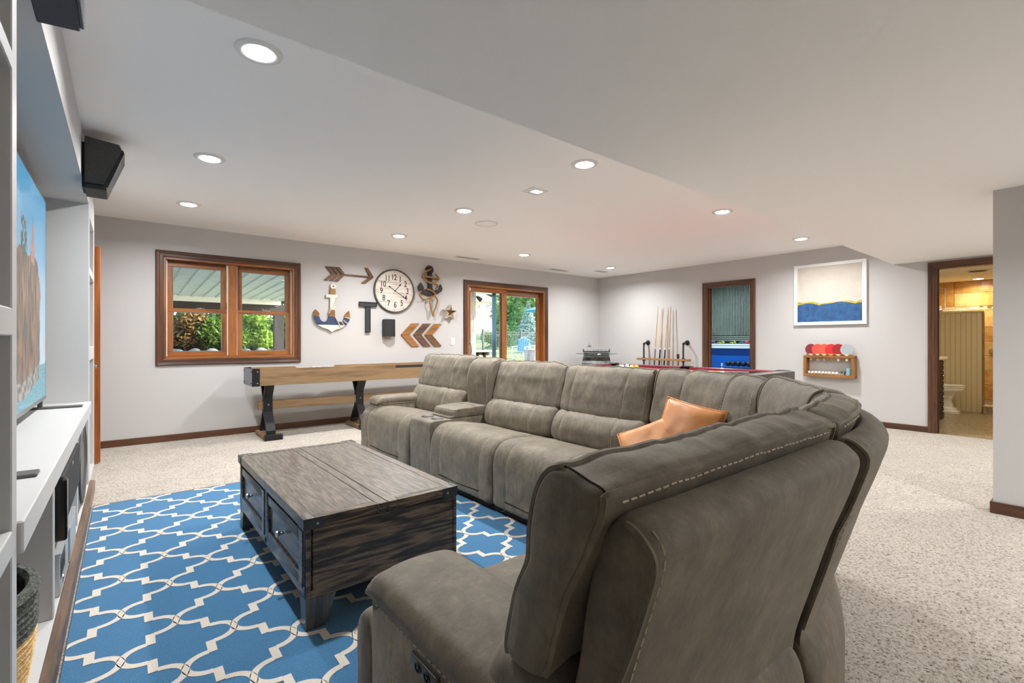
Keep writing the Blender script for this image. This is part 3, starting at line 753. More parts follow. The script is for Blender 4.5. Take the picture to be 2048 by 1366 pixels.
sofa = thing('sectional_sofa', 'large grey-brown suede sectional recliner sofa curving round the coffee table', 'sofa', (2.0, 2.0, 0))
def piping(pad, parent, k, ends=(1, 1), kb=None, r=.0055, inset=.012, st=False, out=.001, stoff=4, str_=.0017):
    """welt along the outline corner k, turned down both ends to corner kb"""
    ua, ub = pad.u0+inset, pad.u1-inset
    top = pad.line_u(k, out, ua, ub)
    N = len(pad.ring)
    L = pad.line_r(ua, kb, k, out)[:-1] if (kb is not None and ends[0]) else []
    Rr = pad.line_r(ub, k, kb, out)[1:] if (kb is not None and ends[1]) else []
    o = ob('piping', MB().tube(L+top+Rr, r, 6), M_su, parent)
    if st:
        mb = MB()
        stitches(mb, pad.line_u(k, .0025, pad.u0+.035, pad.u1-.02, stoff), .013, .006, str_)
        ob('stitching', mb, M_thread, parent, kind='stuff', label='bold pale top-stitching')
    return o
# outlines (depth from the front edge, height); control point indices are used for piping
UP = [(.606, .634), (.622, .715), (.645, .80), (.664, .87), (.686, .925), (.717, .947), (.765, .941), (.794, .922), (.776, .86), (.742, .78), (.708, .70), (.688, .640), (.645, .618)]
LO = [(.585, .405), (.520, .44), (.508, .50), (.528, .57), (.580, .628), (.640, .640), (.690, .61), (.690, .45), (.640, .395)]
SEAT = [(-.002, .065), (-.012, .16), (-.016, .27), (-.006, .37), (.035, .445), (.115, .482), (.26, .478), (.44, .445), (.585, .415), (.62, .36), (.60, .16), (.40, .10), (.12, .055)]
SHELL = [(.700, .40), (.712, .60), (.752, .80), (.786, .885), (.812, .897), (.838, .886), (.856, .858), (.842, .80), (.806, .69), (.765, .56), (.718, .40), (.71, .33)]
BASE = [(.640, .03), (.640, .36), (.692, .392), (.728, .372), (.752, .30), (.758, .18), (.745, .03)]
def seat_pad(u0, u1, name, seed, parent, top=0., seams=True, st=True):
    ring = [(a, b+top*(b > .3)) for a, b in SEAT]
    h = u1-u0
    ss = (u0+h*.17, u0+h*.80) if seams else ()
    pd = Pad(u0+.004, u1-.004, ring, .05, .030, 6, ss, .006, .0025, (4, 9), .035, seed)
    o = add_pad(name, pd, parent, (1, 7) if st else None, st)
    return pd, o
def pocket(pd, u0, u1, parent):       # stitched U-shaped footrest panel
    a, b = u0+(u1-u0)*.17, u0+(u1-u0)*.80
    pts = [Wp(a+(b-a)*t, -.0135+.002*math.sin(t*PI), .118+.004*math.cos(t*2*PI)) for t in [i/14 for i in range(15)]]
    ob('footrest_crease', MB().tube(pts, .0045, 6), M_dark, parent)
def back_pads(u0, u1, seed, parent, tilt=0., seams=(.2, .77), st=True, lower=True, crown=.042, rear=True, rr=.04, rin=.022):
    h = u1-u0
    ss = tuple(u0+h*f for f in seams)
    ring = [(a, b+tilt) for a, b in UP]
    up = Pad(u0+.003, u1-.003, ring, rr, rin, 6, ss, .007, .0075, (5, 12), .02, seed, crown)
    o = add_pad('headrest_cushion', up, parent, (1, 6), st)
    out = [up, o]
    if lower:
        lo = Pad(u0+.004, u1-.004, [(a, b+tilt*(b > .6)) for a, b in LO], .05, .034, 6, ss, .007, .005, (5, 12), .03, seed+5, crown)
        o2 = add_pad('lumbar_cushion', lo, parent, (1, 4), st); out += [lo, o2]
    return out
def edge_stitch(pd, parent, k0, k1, side=1):
    mb = MB(); u = pd.u1-.03 if side > 0 else pd.u0+.03
    stitches(mb, pd.line_r(u, k0, k1, .001), .010, .006, .0014); ob('edge_stitching', mb, M_thread, parent, kind='stuff')

# ---- near recliner (back towards the camera, arm on its left)
pd, o = seat_pad(.0, LN, 'recliner_seat', 1, sofa)
up, o = back_pads(.0, LN-.02, 3, sofa, 0., (), False, rr=.022, rin=.012)[:2]
piping(up, o, 5, (1, 1), 0, .0062, inset=.007); piping(up, o, 7, (1, 1), 11, .0062, inset=.007, st=True, stoff=2)
mb = MB().tube([up.pos(.014+.0005, up.ring[5*6+i], .0005) for i in range(0, 13)], .0016, 5); ob('corner_seam', mb, M_dark, o)
sh = Pad(.030, LN-.045, SHELL, .03, .016, 6, (), 0, .0015, (3, 5), .04, 2)
o = ob('outer_back', sh.mesh(), M_su, sofa, ang=60)
ob('piping', MB().tube(sh.line_r(.034, 4, 10, .001), .005, 6), M_su, o)
mb = MB(); stitches(mb, sh.line_r(.052, 5, 10, .0008), .012, .007, .0014); ob('stitching', mb, M_thread, o, kind='stuff')
bs = Pad(.02, LN-.035, BASE, .06, .045, 6, (), 0, .001, (3, 5), .05, 2)
ob('base_panel', bs.mesh(), M_su, sofa, ang=60)
# arm: padded cap over an upright side, with the switch plate
def arm(x0, x1, y0, y1, zt, name, flip=None):
    """box arm lying along Y between x0..x1 (flip: along X instead)"""
    def T(p): return Vector(p) if flip is None else Vector(flip(p))
    # cap cross-section swept along the arm with a rounded nose
    sec = [(0, .0), (-.004, .03), (.012, .058), (.06, .072), (.12, .075), (.18, .070), (.215, .055), (.228, .03), (.226, .0)]
    k = (x1-x0)/.228
    sec = [Vector(q) for q in cr([(a*k, b) for a, b in sec], 4, False)]
    L = y1-y0; st = [0, .02, .06, .15, .3, .5, .7, .85, .93, .965, .985, .996, 1.0]
    vs = []; n = len(sec)
    for t in st:
        y = y0+L*t; e = (1-t)*L; f = 1.0
        if e < .055: f = math.sqrt(max(0, 1-(1-e/.055)**2))
        for q in sec:
            zz = zt-.075+q.y*f*(1+.04*math.sin(t*PI))
            vs.append(T((x0+q.x, y+(.0 if f == 1 else 0), zz)))
    fs = [(i*n+j, (i+1)*n+j, (i+1)*n+j+1, i*n+j+1) for i in range(len(st)-1) for j in range(n-1)]
    b = len(vs); vs2 = [T((x0+.002, y0, zt-.10)), T((x1-.002, y0, zt-.10)), T((x1-.002, y1-.004, zt-.10)), T((x0+.002, y1-.004, zt-.10))]
    m = MB().add(vs, fs+[tuple(i for i in range(n))])
    return m, sec, T
ax0, ax1, ay0, ay1, azt = .452, .690, .50, 1.115, .588
m, sec, T = arm(ax0, ax1, ay0, ay1, azt, 'arm')
A = ob('armrest', m, M_su, sofa, ang=60)
side = MB().prism([(ax0+.003, ay0), (ax0+.003, ay1-.035), (ax0+.010, ay1-.012), (ax0+.03, ay1-.002), (ax1-.03, ay1-.002), (ax1-.008, ay1-.015), (ax1-.004, ay1-.04), (ax1-.004, ay0)], 'z', .05, azt-.073)
ob('arm_side', side, M_su, sofa, bevel=.004, ang=50)
mb = MB(); stitches(mb, [(ax0+.001, ay0+.02+i*.02, azt-.079) for i in range(29)]+[(ax0+.02, ay1-.004, azt-.079)], .012, .007, .0016); ob('stitching', mb, M_thread, A, kind='stuff')
mb = MB()
for y in (.972, .986): stitches(mb, [(ax0+.0015, y, .07+i*.05) for i in range(9)], .008, .007, .001)
ob('side_stitching', mb, M_thread, A, kind='stuff')
pl_ = ob('switch_plate', bx(ax0-.006, ax0+.006, .772, .876, .467, .499), mat('pewter_plate', S(96, 94, 90), .35, .8), A, bevel=.005, seg=2)
for y in (.842, .806): ob('switch_button', MB().tube([(ax0-.0065, y+.011*math.cos(a*PI/6), .483+.009*math.sin(a*PI/6)) for a in range(12)], .0018, 5, True).box(ax0-.008, ax0-.005, y-.004, y+.004, .480, .486), mat('pewter_dark', S(52, 51, 50), .35, .7) if 'pewter_dark' not in bpy.data.materials else bpy.data.materials['pewter_dark'], pl_)
# footrest flap in front of the arm
fl = Pad(.0, .20, [(-.004, .07), (-.014, .2), (-.014, .36), (.004, .432), (.04, .455), (.075, .43), (.09, .3), (.09, .08)], .03, .02, 6, (), 0, .001, (3, 5), .04, 4)
o = ob('footrest_flap', fl.mesh(), M_su, sofa, ang=60)
mb = MB(); stitches(mb, fl.line_u(4, .001, .02, .18), .010, .006, .0013); ob('stitching', mb, M_thread, o, kind='stuff')

# ---- corner wedge: curved seat and three curved back cushions
wedge_seat = Pad(LN+.004, LN+LA-.004, [(a+.02, b) for a, b in SEAT], .04, .02, 6, (), 0, .002, (4, 8), .05, 9)
ob('corner_seat', wedge_seat.mesh(), M_su, sofa, ang=60)
ub4 = LN+LA*(90-38)/90
um = LN+LA*(90-64)/90
for a, b, sd, sm in ((ub4, LN+LA, 11, (.30, .72)), (um, ub4, 14, ()), (LN, um, 17, ())):
    r_ = back_pads(a, b, sd, sofa, .004 if sd > 11 else .0, sm, sd == 11, True, .03, rr=.03, rin=.016)
    piping(r_[0], r_[1], 5, (1, 1), 2, .0055, inset=.008); piping(r_[0], r_[1], 7, (1, 1), 10, .006, inset=.008, st=sd > 11, stoff=2)
    if sd == 11: edge_stitch(r_[0], r_[1], 0, 6, -1)
sh = Pad(LN-.015, LN+LA+.0, [(a+.004, b) for a, b in SHELL], .03, .018, 6, (), 0, .002, (3, 5), .05, 7)
o = ob('outer_back', sh.mesh(), M_su, sofa, ang=60)
ob('piping', MB().tube(sh.line_r(sh.u0+.006, 4, 10, .001), .006, 6), M_su, o)
mb = MB(); stitches(mb, sh.line_r(sh.u0+.026, 5, 10, .0008), .012, .007, .0013); ob('stitching', mb, M_thread, o, kind='stuff')
bs = Pad(LN-.02, LN+LA, BASE, .05, .035, 6, (), 0, .001, (3, 5), .06, 3)
ob('base_panel', bs.mesh(), M_su, sofa, ang=60)

# ---- long run: two armless recliners, console, end recliner with arm
Y1, Y2, Y3, Y4, Y5 = 1.725, 2.485, 3.30, 3.665, 4.70
for a, b, sd in ((Y1, Y2, 21), (Y2, Y3, 25)):
    pd, o = seat_pad(UY(a), UY(b), 'recliner_seat', sd, sofa); pocket(pd, UY(a), UY(b), o); edge_stitch(pd, o, 1, 6, -1)
    r_ = back_pads(UY(a), UY(b), sd+1, sofa, .0 if sd == 21 else .006, (.24, .84))
    edge_stitch(r_[0], r_[1], 0, 6, -1)
    piping(r_[0], r_[1], 5, (1, 1), 4, .005)
pd, o = seat_pad(UY(Y4), UY(Y5), 'recliner_seat', 31, sofa, 0); pocket(pd, UY(Y4), UY(Y5)-.08, o); edge_stitch(pd, o, 1, 6, -1)
r_ = back_pads(UY(Y4), UY(Y5)-.06, 33, sofa, .035, (.28, .82)); piping(r_[0], r_[1], 5, (1, 1), 4, .005)
# console with cup holders, lid and its own tall back cushion
cs = ob('console', MB().prism([(1.862, .06), (1.855, .45), (1.868, .483), (1.90, .492), (2.46, .492), (2.46, .06)], 'y', Y3+.012, Y4-.012), M_su, sofa, bevel=.012, seg=2, ang=50)
lid = []
LID = [(2.09, .492), (2.075, .515), (2.085, .55), (2.12, .568), (2.30, .578), (2.44, .572), (2.465, .55), (2.465, .492)]
lp = Pad(UY(Y3)+.02, UY(Y4)-.02, [(a-CXS-RF, b) for a, b in LID], .04, .022, 6, (), 0, .001, (4, 6), .04, 5, .006)
o = ob('console_lid', lp.mesh(), M_su, sofa, ang=60)
ob('piping', MB().tube(lp.line_u(4, .001, lp.u0+.01, lp.u1-.01), .0035, 6), M_su, o)
for y in (3.40, 3.565):
    ob('cup_holder', MB().lathe([(.040, -.0), (.047, .004), (.051, .002), (.051, -.001), (.042, -.004), (.038, -.006), (0, -.006)], (1.975, y, .4935), 'z', 24), M_tb, sofa)
    ob('cup_well', MB().lathe([(.0385, 0), (.0, .0005)], (1.975, y, .491), 'z', 20), M_blackm, sofa)
CB = [(.600, .48), (.582, .60), (.570, .74), (.592, .87), (.640, .945), (.712, .972), (.768, .965), (.795, .935), (.775, .86), (.735, .75), (.700, .62), (.690, .48)]
cp = Pad(UY(Y3)+.004, UY(Y4)-.004, CB, .05, .03, 6, (), 0, .006, (5, 12), .03, 41, .006)
o = ob('console_back_cushion', cp.mesh(), M_su, sofa, ang=70); edge_stitch(cp, o, 0, 6, -1); piping(cp, o, 5, (1, 1), 4, .005)
sh = Pad(UY(Y1)+.006, UY(Y5)-.03, SHELL, .03, .018, 6, (), 0, .0015, (3, 5), .08, 8)
ob('outer_back', sh.mesh(), M_su, sofa, ang=60)
bs = Pad(UY(Y1), UY(Y5)-.03, BASE, .05, .035, 6, (), 0, .001, (3, 5), .1, 3)
ob('base_panel', bs.mesh(), M_su, sofa, ang=60)
# far arm, mirrored onto the long run (lies along X at its far end)
m, sec, T = arm(0, .225, 0, .56, .582, 'arm', lambda p: (2.47-p[1], Y5-.255+p[0], p[2]))
A2 = ob('armrest', m, M_su, sofa, ang=60)
ob('arm_side', bx(1.925, 2.47, Y5-.252, Y5-.034, .05, .510), M_su, sofa, bevel=.02, seg=2, ang=50)
mb = MB(); stitches(mb, [(1.97+i*.03, Y5-.2555, .506) for i in range(16)], .01, .006, .0013); ob('stitching', mb, M_thread, A2, kind='stuff')
# dark under-frame and glides
fr = MB().box(.50, 1.30, .50, 1.14, .02, .10).box(1.95, 2.48, 1.73, 4.62, .02, .10)
ob('under_frame', fr, M_dark, sofa)
for x, y in ((.56, 1.08), (.56, .52), (1.25, .52), (1.98, 1.80), (1.98, 2.9), (1.98, 4.5), (2.42, 1.8), (2.42, 4.5), (2.0, 1.0)):
    ob('glide', MB().cyl((x, y, 0), (x, y, .05), .025, .03, 12), M_blackm, sofa)

# ---- scatter pillows on the corner seat
def pillow(name, label, w, h, t, M, m, seed, group=None, dent=0.):
    N = 22; vs = []
    def P(i, j, s):
        x, y = 2*i/N-1, 2*j/N-1
        px = x*(1-.07*(1-abs(y))**1*(abs(x) > 0)*.9*y*0-.06*(1-y*y)*abs(x)**3); py = y*(1-.06*(1-x*x)*abs(y)**3)
        k = max(0, (1-x*x)*(1-y*y))**.42
        d = dent*math.exp(-((x*.5)**2+(y-.25)**2)/.22)
        z = s*t/2*k+ .010*noise.noise(Vector((x*2.4+seed, y*2.4, s)))*k - d*k
        return M @ Vector((px*w/2, py*h/2, z))
    a = [P(i, j, 1) for i in range(N+1) for j in range(N+1)]; b = [P(i, j, -1) for i in range(N+1) for j in range(N+1)]
    mb = MB().grid(a, N+1, N+1).grid(b, N+1, N+1, True)
    o = ob(name, mb, m, ang=80)
    tag(o, label, 'pillow', group)
    rim = [M @ Vector((x*w/2*(1-.06*(1-y*y)*abs(x)**3), y*h/2*(1-.06*(1-x*x)*abs(y)**3), 0)) for x, y in [(-1+2*i/16, -1) for i in range(16)]+[(1, -1+2*i/16) for i in range(16)]+[(1-2*i/16, 1) for i in range(16)]+[(-1, 1-2*i/16) for i in range(16)]]
    off = o.location.copy()
    pm = bpy.data.meshes.new('piping'); tb = MB().tube(rim, .0045, 5, True)
    pm.from_pydata([tuple(Vector(q)-off) for q in tb.v], [], tb.f); pm.materials.append(m); pm.shade_smooth()
    po = bpy.data.objects.new('piping', pm); C.objects.link(po); po.parent = o
    return o
def frame(c, xd, zd):     # matrix with local x along xd, local z along zd
    x = Vector(xd).normalized(); z = Vector(zd); z = (z-x*z.dot(x)).normalized(); y = z.cross(x)
    M = Matrix((x, y, z)).transposed().to_4x4(); M.translation = Vector(c); return M
M_tan = mat('tan_leather', S(210, 138, 80), .42, col2=S(226, 158, 100), vscale=7, bump=.08, bscale=260, contrast=(.3, .7))
pillow('throw_pillow', 'tan leather throw pillow propped upright in the sofa corner', .315, .33, .13, frame((2.22, 1.325, .648), (.12, -.95, -.16), (-1, -.2, .40)), M_tan, 1, 'tan leather pillows')
pillow('throw_pillow', 'tan leather throw pillow slumped low in front of the upright one', .34, .34, .13, frame((2.12, 1.455, .550), (.35, -.80, .40), (-.75, -.30, .62)), M_tan, 5, 'tan leather pillows', .02)
pillow('throw_pillow', 'navy blue throw pillow mostly hidden under the two tan ones', .30, .30, .10, frame((2.13, 1.24, .535), (.2, -.95, 0), (-.6, -.1, .8)), mat('navy_fabric', S(30, 44, 84), .85, bump=.3, bscale=400), 8)
# ================================================================== WALL DECOR on the back wall
def plate(poly, y0, y1): return MB().prism(poly, 'y', y0, y1)
Yw = YA
M_plank = wood('walnut_plank', S(70, 46, 28), S(122, 84, 50), 'x', .6, 6)
M_plank2 = wood('honey_plank', S(118, 78, 36), S(164, 112, 58), 'x', .6, 6)
M_plank3 = wood('umber_plank', S(72, 50, 40), S(108, 78, 62), 'x', .6, 6)
t = thing('arrow_wall_decor', 'brown wooden arrow with three fletchings pointing right on the wall', 'wall decor', (2.43, Yw-.02, 1.95))
ob('shaft', plate([(2.347, 2.055), (2.751, 2.056), (2.751, 2.034), (2.347, 2.034)], Yw-.020, Yw-.006), M_plank, t, bevel=.001)
for k, p in enumerate(([(2.098, 2.138), (2.15, 2.14), (2.234, 2.046), (2.182, 2.045)], [(2.182, 2.045), (2.234, 2.046), (2.135, 1.952), (2.081, 1.951)], [(2.168, 2.14), (2.224, 2.14), (2.298, 2.047), (2.25, 2.047)], [(2.25, 2.047), (2.298, 2.047), (2.206, 1.95), (2.148, 1.949)], [(2.238, 2.141), (2.293, 2.142), (2.366, 2.047), (2.314, 2.047)], [(2.314, 2.047), (2.366, 2.047), (2.272, 1.949), (2.219, 1.947)])):
    ob('feather_slat', plate(p, Yw-.026, Yw-.003), M_plank if k % 2 else M_plank3, t, bevel=.001)
for p in ([(2.645, 2.17), (2.693, 2.168), (2.778, 2.045), (2.715, 2.044)], [(2.715, 2.044), (2.778, 2.045), (2.653, 1.948), (2.596, 1.949)]): ob('head_slat', plate(p, Yw-.026, Yw-.003), M_plank, t, bevel=.001)
# wall clock
ck = thing('wall_clock', 'large round plank-faced wall clock with black numerals', 'clock', (3.098, Yw-.03, 1.55))
cx, cz, cr_ = 3.100, 1.868, .318
M_face = mat('whitewashed_plank', S(206, 194, 184), .75, col2=S(232, 224, 214), vscale=9, stretch=(.3, 1, 3), contrast=(.35, .62))
def disc_band(z0, z1):
    pts = []
    for k in range(13):
        z = z0+(z1-z0)*k/12; pts.append((cx+math.sqrt(max(0, (cr_-.012)**2-(z-cz)**2)), z))
    for k in range(13):
        z = z1+(z0-z1)*k/12; pts.append((cx-math.sqrt(max(0, (cr_-.012)**2-(z-cz)**2)), z))
    return pts
bands = [cz-cr_+.0125, 1.705, 1.835, 1.995, cz+cr_-.0125]
for a, b in zip(bands[:-1], bands[1:]): ob('face_plank', plate(disc_band(a+.0015, b-.0015), Yw-.022, Yw-.004), M_face, ck)
ob('face_back', plate([(cx+(cr_-.006)*math.cos(a*PI/24), cz+(cr_-.006)*math.sin(a*PI/24)) for a in range(48)], Yw-.018, Yw-.002), mat('clock_joint', S(140, 96, 82), .8), ck)
ob('rim', MB().lathe([(cr_-.018, -.024), (cr_-.014, -.036), (cr_-.002, -.040), (cr_+.006, -.030), (cr_+.006, 0), (cr_-.018, 0), (cr_-.018, -.024)], (cx, Yw, cz), 'y', 56), mat('aged_bronze_rim', S(98, 94, 84), .5, .4), ck)
M_ink = mat('clock_ink', S(40, 38, 40), .7)
nums = {'12': (3.088, 2.068), '1': (3.189, 2.044), '2': (3.275, 1.980), '3': (3.305, 1.876), '4': (3.280, 1.772), '5': (3.212, 1.693), '6': (3.108, 1.662), '7': (3.004, 1.682), '8': (2.929, 1.757), '9': (2.893, 1.859), '10': (2.918, 1.958), '11': (2.988, 2.045)}
def facing(x, z, y): return Matrix(((1, 0, 0, x), (0, 0, -1, y), (0, 1, 0, z), (0, 0, 0, 1)))
def serif_num(s, x, z, h):
    mb = text_mb(s, h, facing(x, z, Yw-.0235), .001, 0, .76, .0016)
    return mb
for s, (x, z) in nums.items(): ob('numeral', serif_num(s, x, z, .118), M_ink, ck)
ob('maker_line', text_mb('~ ~ ~ ~', .03, facing(3.10, 1.968, Yw-.0235), .001, 0, .8), M_ink, ck)
dots = MB()
for k in range(60):
    a = k*PI/30; r_ = cr_-.036; w_ = .005 if k % 5 == 0 else .0016
    dots.box(cx+r_*math.sin(a)-w_, cx+r_*math.sin(a)+w_, Yw-.0235, Yw-.022, cz+r_*math.cos(a)-w_, cz+r_*math.cos(a)+w_)
ob('minute_track', dots, M_ink, ck)
def hand(nm, a, b, w0):
    a, b = Vector(a), Vector(b); d = (b-a).normalized(); n_ = Vector((-d.y, d.x))
    tip = b; hb = b-d*.045
    P = [a+n_*w0, hb+n_*w0*.8, hb+n_*w0*3.2, tip, hb-n_*w0*3.2, hb-n_*w0*.8, a-n_*w0]
    ob(nm, plate([tuple(q) for q in P], Yw-.027, Yw-.025), M_ink, ck)
hand('hour_hand', (3.105, 1.869), (3.206, 1.988), .0045); hand('minute_hand', (3.015, 1.93), (3.268, 1.770), .004)
ob('hub', MB().cyl((3.105, Yw-.029, 1.869), (3.105, Yw-.022, 1.869), .011, n=14).cyl((3.018, Yw-.027, 1.927), (3.018, Yw-.025, 1.927), .012, n=12), M_ink, ck)
# white, navy and wood anchor
an = thing('painted_anchor', 'white and navy wooden anchor with bare-wood flukes and cord wrapping', 'wall decor', (2.19, Yw-.02, 1.247))
M_wh = mat('whitewashed_wood', S(226, 220, 208), .7, var=.06, vscale=20); M_nv = mat('navy_painted_wood', S(52, 66, 98), .7, var=.25, vscale=24)
y0, y1 = Yw-.034, Yw-.012
ob('ring_top', plate([(2.2+.038*math.cos(a*PI/12), 1.873+.038*math.sin(a*PI/12)) for a in range(24)], y0, y1), M_wh, an)
ob('ring_hole', MB().cyl((2.2, y0-.001, 1.873), (2.2, y0+.002, 1.873), .010, n=12), M_blackm, an)
ob('wood_block', plate([(2.162, 1.84), (2.229, 1.84), (2.229, 1.764), (2.162, 1.764)], y0, y1), M_plank2, an)
for k in range(3): ob('cord_wrap', bx(2.160, 2.231, y0-.004, y1, 1.775+k*.021, 1.784+k*.021), mat('sisal', S(196, 160, 98), .9, bump=.6, bscale=300) if 'sisal' not in bpy.data.materials else bpy.data.materials['sisal'], an)
ob('crossbar', plate([(2.104, 1.716), (2.256, 1.716), (2.256, 1.762), (2.104, 1.758)], y0, y1), M_wh, an, bevel=.002)
ob('shank', plate([(2.160, 1.72), (2.228, 1.72), (2.221, 1.554), (2.158, 1.554)], y0, y1), M_wh, an)
ob('wood_band', plate([(2.158, 1.554), (2.221, 1.554), (2.224, 1.462), (2.142, 1.462)], y0, y1), M_plank2, an)
ob('navy_body', plate([(2.017, 1.457), (2.024, 1.425), (2.045, 1.398), (2.077, 1.386), (2.105, 1.392), (2.128, 1.415), (2.142, 1.462), (2.224, 1.46), (2.24, 1.425), (2.262, 1.398), (2.298, 1.389), (2.33, 1.402), (2.35, 1.43), (2.356, 1.452), (2.43, 1.446), (2.415, 1.40), (2.385, 1.362), (2.365, 1.348), (1.99, 1.348), (1.965, 1.39), (1.950, 1.43), (1.945, 1.458)], y0, y1), M_nv, an)
ob('white_base', plate([(1.992, 1.346), (2.363, 1.346), (2.335, 1.322), (2.29, 1.301), (2.235, 1.285), (2.205, 1.268), (2.181, 1.247), (2.155, 1.270), (2.12, 1.290), (2.05, 1.312)], y0, y1), M_wh, an)
ob('fluke', plate([(1.944, 1.462), (1.944, 1.50), (1.953, 1.53), (1.967, 1.551), (1.995, 1.525), (2.02, 1.492), (2.008, 1.462)], y0, y1), M_plank2, an)
ob('fluke', plate([(2.352, 1.462), (2.36, 1.49), (2.385, 1.522), (2.415, 1.547), (2.426, 1.50), (2.43, 1.452)], y0, y1), M_plank2, an)
M_cord = mat('grey_cord', S(214, 196, 170), .9)
for p in ([(2.238, 1.703), (2.225, 1.65), (2.211, 1.618), (2.159, 1.552), (2.138, 1.50)], [(2.222, 1.46), (2.263, 1.388), (2.30, 1.296)], [(2.305, 1.405), (2.354, 1.326)], [(2.335, 1.412), (2.394, 1.368)], [(2.352, 1.458), (2.424, 1.436)]):
    ob('cord', MB().tube([(a, y0-.004, b) for a, b in p], .0065, 6), M_cord, an)
# letter T
t = thing('letter_t', 'dark charcoal metal letter T mounted below the clock', 'wall letter', (2.69, Yw-.03, 1.252))
M_ch = mat('charcoal_metal_letter', S(62, 63, 66), .55, .3)
for a in ((2.562, 2.822, 1.622, 1.685), (2.652, 2.724, 1.252, 1.622)):
    f = ob('stroke', bx(a[0], a[1], Yw-.028, Yw-.006, a[2], a[3]), M_ch, t)
    g = MB(); w_ = .008
    for b in ((a[0], a[0]+w_, a[2], a[3]), (a[1]-w_, a[1], a[2], a[3]), (a[0], a[1], a[3]-w_, a[3]), (a[0], a[1], a[2], a[2]+w_)): g.box(b[0], b[1], Yw-.040, Yw-.028, b[2], b[3])
    ob('lip', g, mat('letter_lip', S(50, 51, 54), .5, .3) if 'letter_lip' not in bpy.data.materials else bpy.data.materials['letter_lip'], f)
# curved wall speaker
t = thing('wall_speaker', 'small black bow-fronted speaker on the wall right of the letter T', 'speaker', (2.99, Yw-.06, 1.195))
ob('cabinet', bx(2.905, 3.078, Yw-.085, Yw-.02, 1.197, 1.443), M_black, t, bevel=.004)
gp = [(2.902, Yw-.08)]+[(2.902+.18*k/10, Yw-.08-.045*math.sin(PI*k/10)**.8) for k in range(1, 10)]+[(3.082, Yw-.08)]
ob('grille', MB().prism(gp, 'z', 1.194, 1.446), mat('black_perforated_grille', S(34, 36, 40), .55, bump=.5, bscale=900), t)
ob('bracket', bx(2.95, 3.03, Yw-.022, Yw, 1.28, 1.37), M_black, t)
# three chevrons
for polys, lab, mm in (((3.204, 3.375, 3.507, 3.342), 'honey-brown wooden chevron plaque, leftmost of the three', (M_plank2, M_plank2)), ((3.405, 3.574, 3.708, 3.543), 'dark umber wooden chevron plaque, middle of the three', (M_plank3, M_plank3)), ((3.597, 3.766, 3.903, 3.734), 'honey-brown wooden chevron plaque, rightmost of the three', (M_plank2, M_plank))):
    a, b, c, d = polys; t = thing('chevron_plaque', lab, 'wall decor', ((a+c)/2, Yw-.02, 1.046), 'chevron plaques')
    ob('upper_board', plate([(a, 1.223), (d, 1.225), (c, 1.402), (b, 1.398)], Yw-.022, Yw-.003), mm[0], t, bevel=.0015)
    ob('lower_board', plate([(a, 1.2215), (b, 1.047), (c, 1.048), (d, 1.2235)], Yw-.022, Yw-.003), mm[1], t, bevel=.0015)
# dark anchor with rope
t = thing('roped_anchor', 'dark weathered anchor wound with thick brown rope, upper right of the clock', 'wall decor', (3.69, Yw-.04, 1.515))
M_iron = mat('weathered_dark_wood', S(58, 54, 54), .8, var=.25, vscale=30); M_rope = mat('brown_rope', S(150, 110, 60), .9, col2=S(190, 146, 86), vscale=120, bump=.9, bscale=200)
ya, yb = Yw-.05, Yw-.012
ob('eye', MB().lathe([(.022, ya-Yw), (.062, ya-Yw), (.066, -.03), (.062, -.012), (.022, -.012), (.022, ya-Yw)], (3.678, Yw, 2.237), 'y', 28), M_iron, t)
ob('shank', plate([(3.652, 2.19), (3.712, 2.19), (3.720, 1.93), (3.648, 1.93)], ya, yb), M_iron, t, bevel=.004)
ob('arms', plate([(3.567, 1.935), (3.60, 1.915), (3.648, 1.938), (3.72, 1.938), (3.76, 1.915), (3.801, 1.935), (3.829, 1.946), (3.86, 1.90), (3.829, 1.872), (3.765, 1.846), (3.69, 1.836), (3.60, 1.846), (3.53, 1.87), (3.50, 1.89), (3.53, 1.93)], ya, yb), M_iron, t, bevel=.004)
ob('fluke', plate([(3.473, 1.945), (3.497, 1.99), (3.524, 2.03), (3.552, 1.99), (3.576, 1.955), (3.567, 1.92), (3.50, 1.885)], ya+.003, yb-.003), M_iron, t, bevel=.004)
ob('fluke', plate([(3.815, 1.965), (3.845, 1.995), (3.871, 2.028), (3.892, 1.99), (3.905, 1.955), (3.88, 1.905), (3.835, 1.89)], ya+.003, yb-.003), M_iron, t, bevel=.004)
ob('crossbar', plate([(3.55, 2.105), (3.83, 2.095), (3.83, 2.125), (3.55, 2.135)], ya+.008, yb-.008), M_iron, t)
def rope(pts, yo):
    sm = cr([(a, b) for a, b in pts], 6, False); ob('rope', MB().tube([(q.x, yo+.008*math.sin(i*.7), q.y) for i, q in enumerate(sm)], .0125, 7), M_rope, t)
rope([(3.69, 2.245), (3.60, 2.20), (3.545, 2.14), (3.56, 2.08), (3.621, 2.045), (3.70, 2.035), (3.77, 2.045), (3.82, 2.10), (3.80, 2.15), (3.759, 2.165)], ya-.012)
rope([(3.55, 2.115), (3.65, 2.12), (3.74, 2.11), (3.835, 2.115)], ya-.014)
rope([(3.60, 2.055), (3.70, 2.02), (3.78, 2.015), (3.81, 1.98), (3.79, 1.935)], ya-.016)
rope([(3.608, 1.935), (3.704, 1.905), (3.765, 1.85), (3.649, 1.79), (3.567, 1.768), (3.505, 1.81), (3.487, 1.862), (3.52, 1.89)], ya-.014)
rope([(3.75, 1.85), (3.80, 1.775), (3.787, 1.69), (3.745, 1.60), (3.728, 1.515), (3.69, 1.64), (3.668, 1.735), (3.70, 1.80), (3.76, 1.845)], ya-.004)
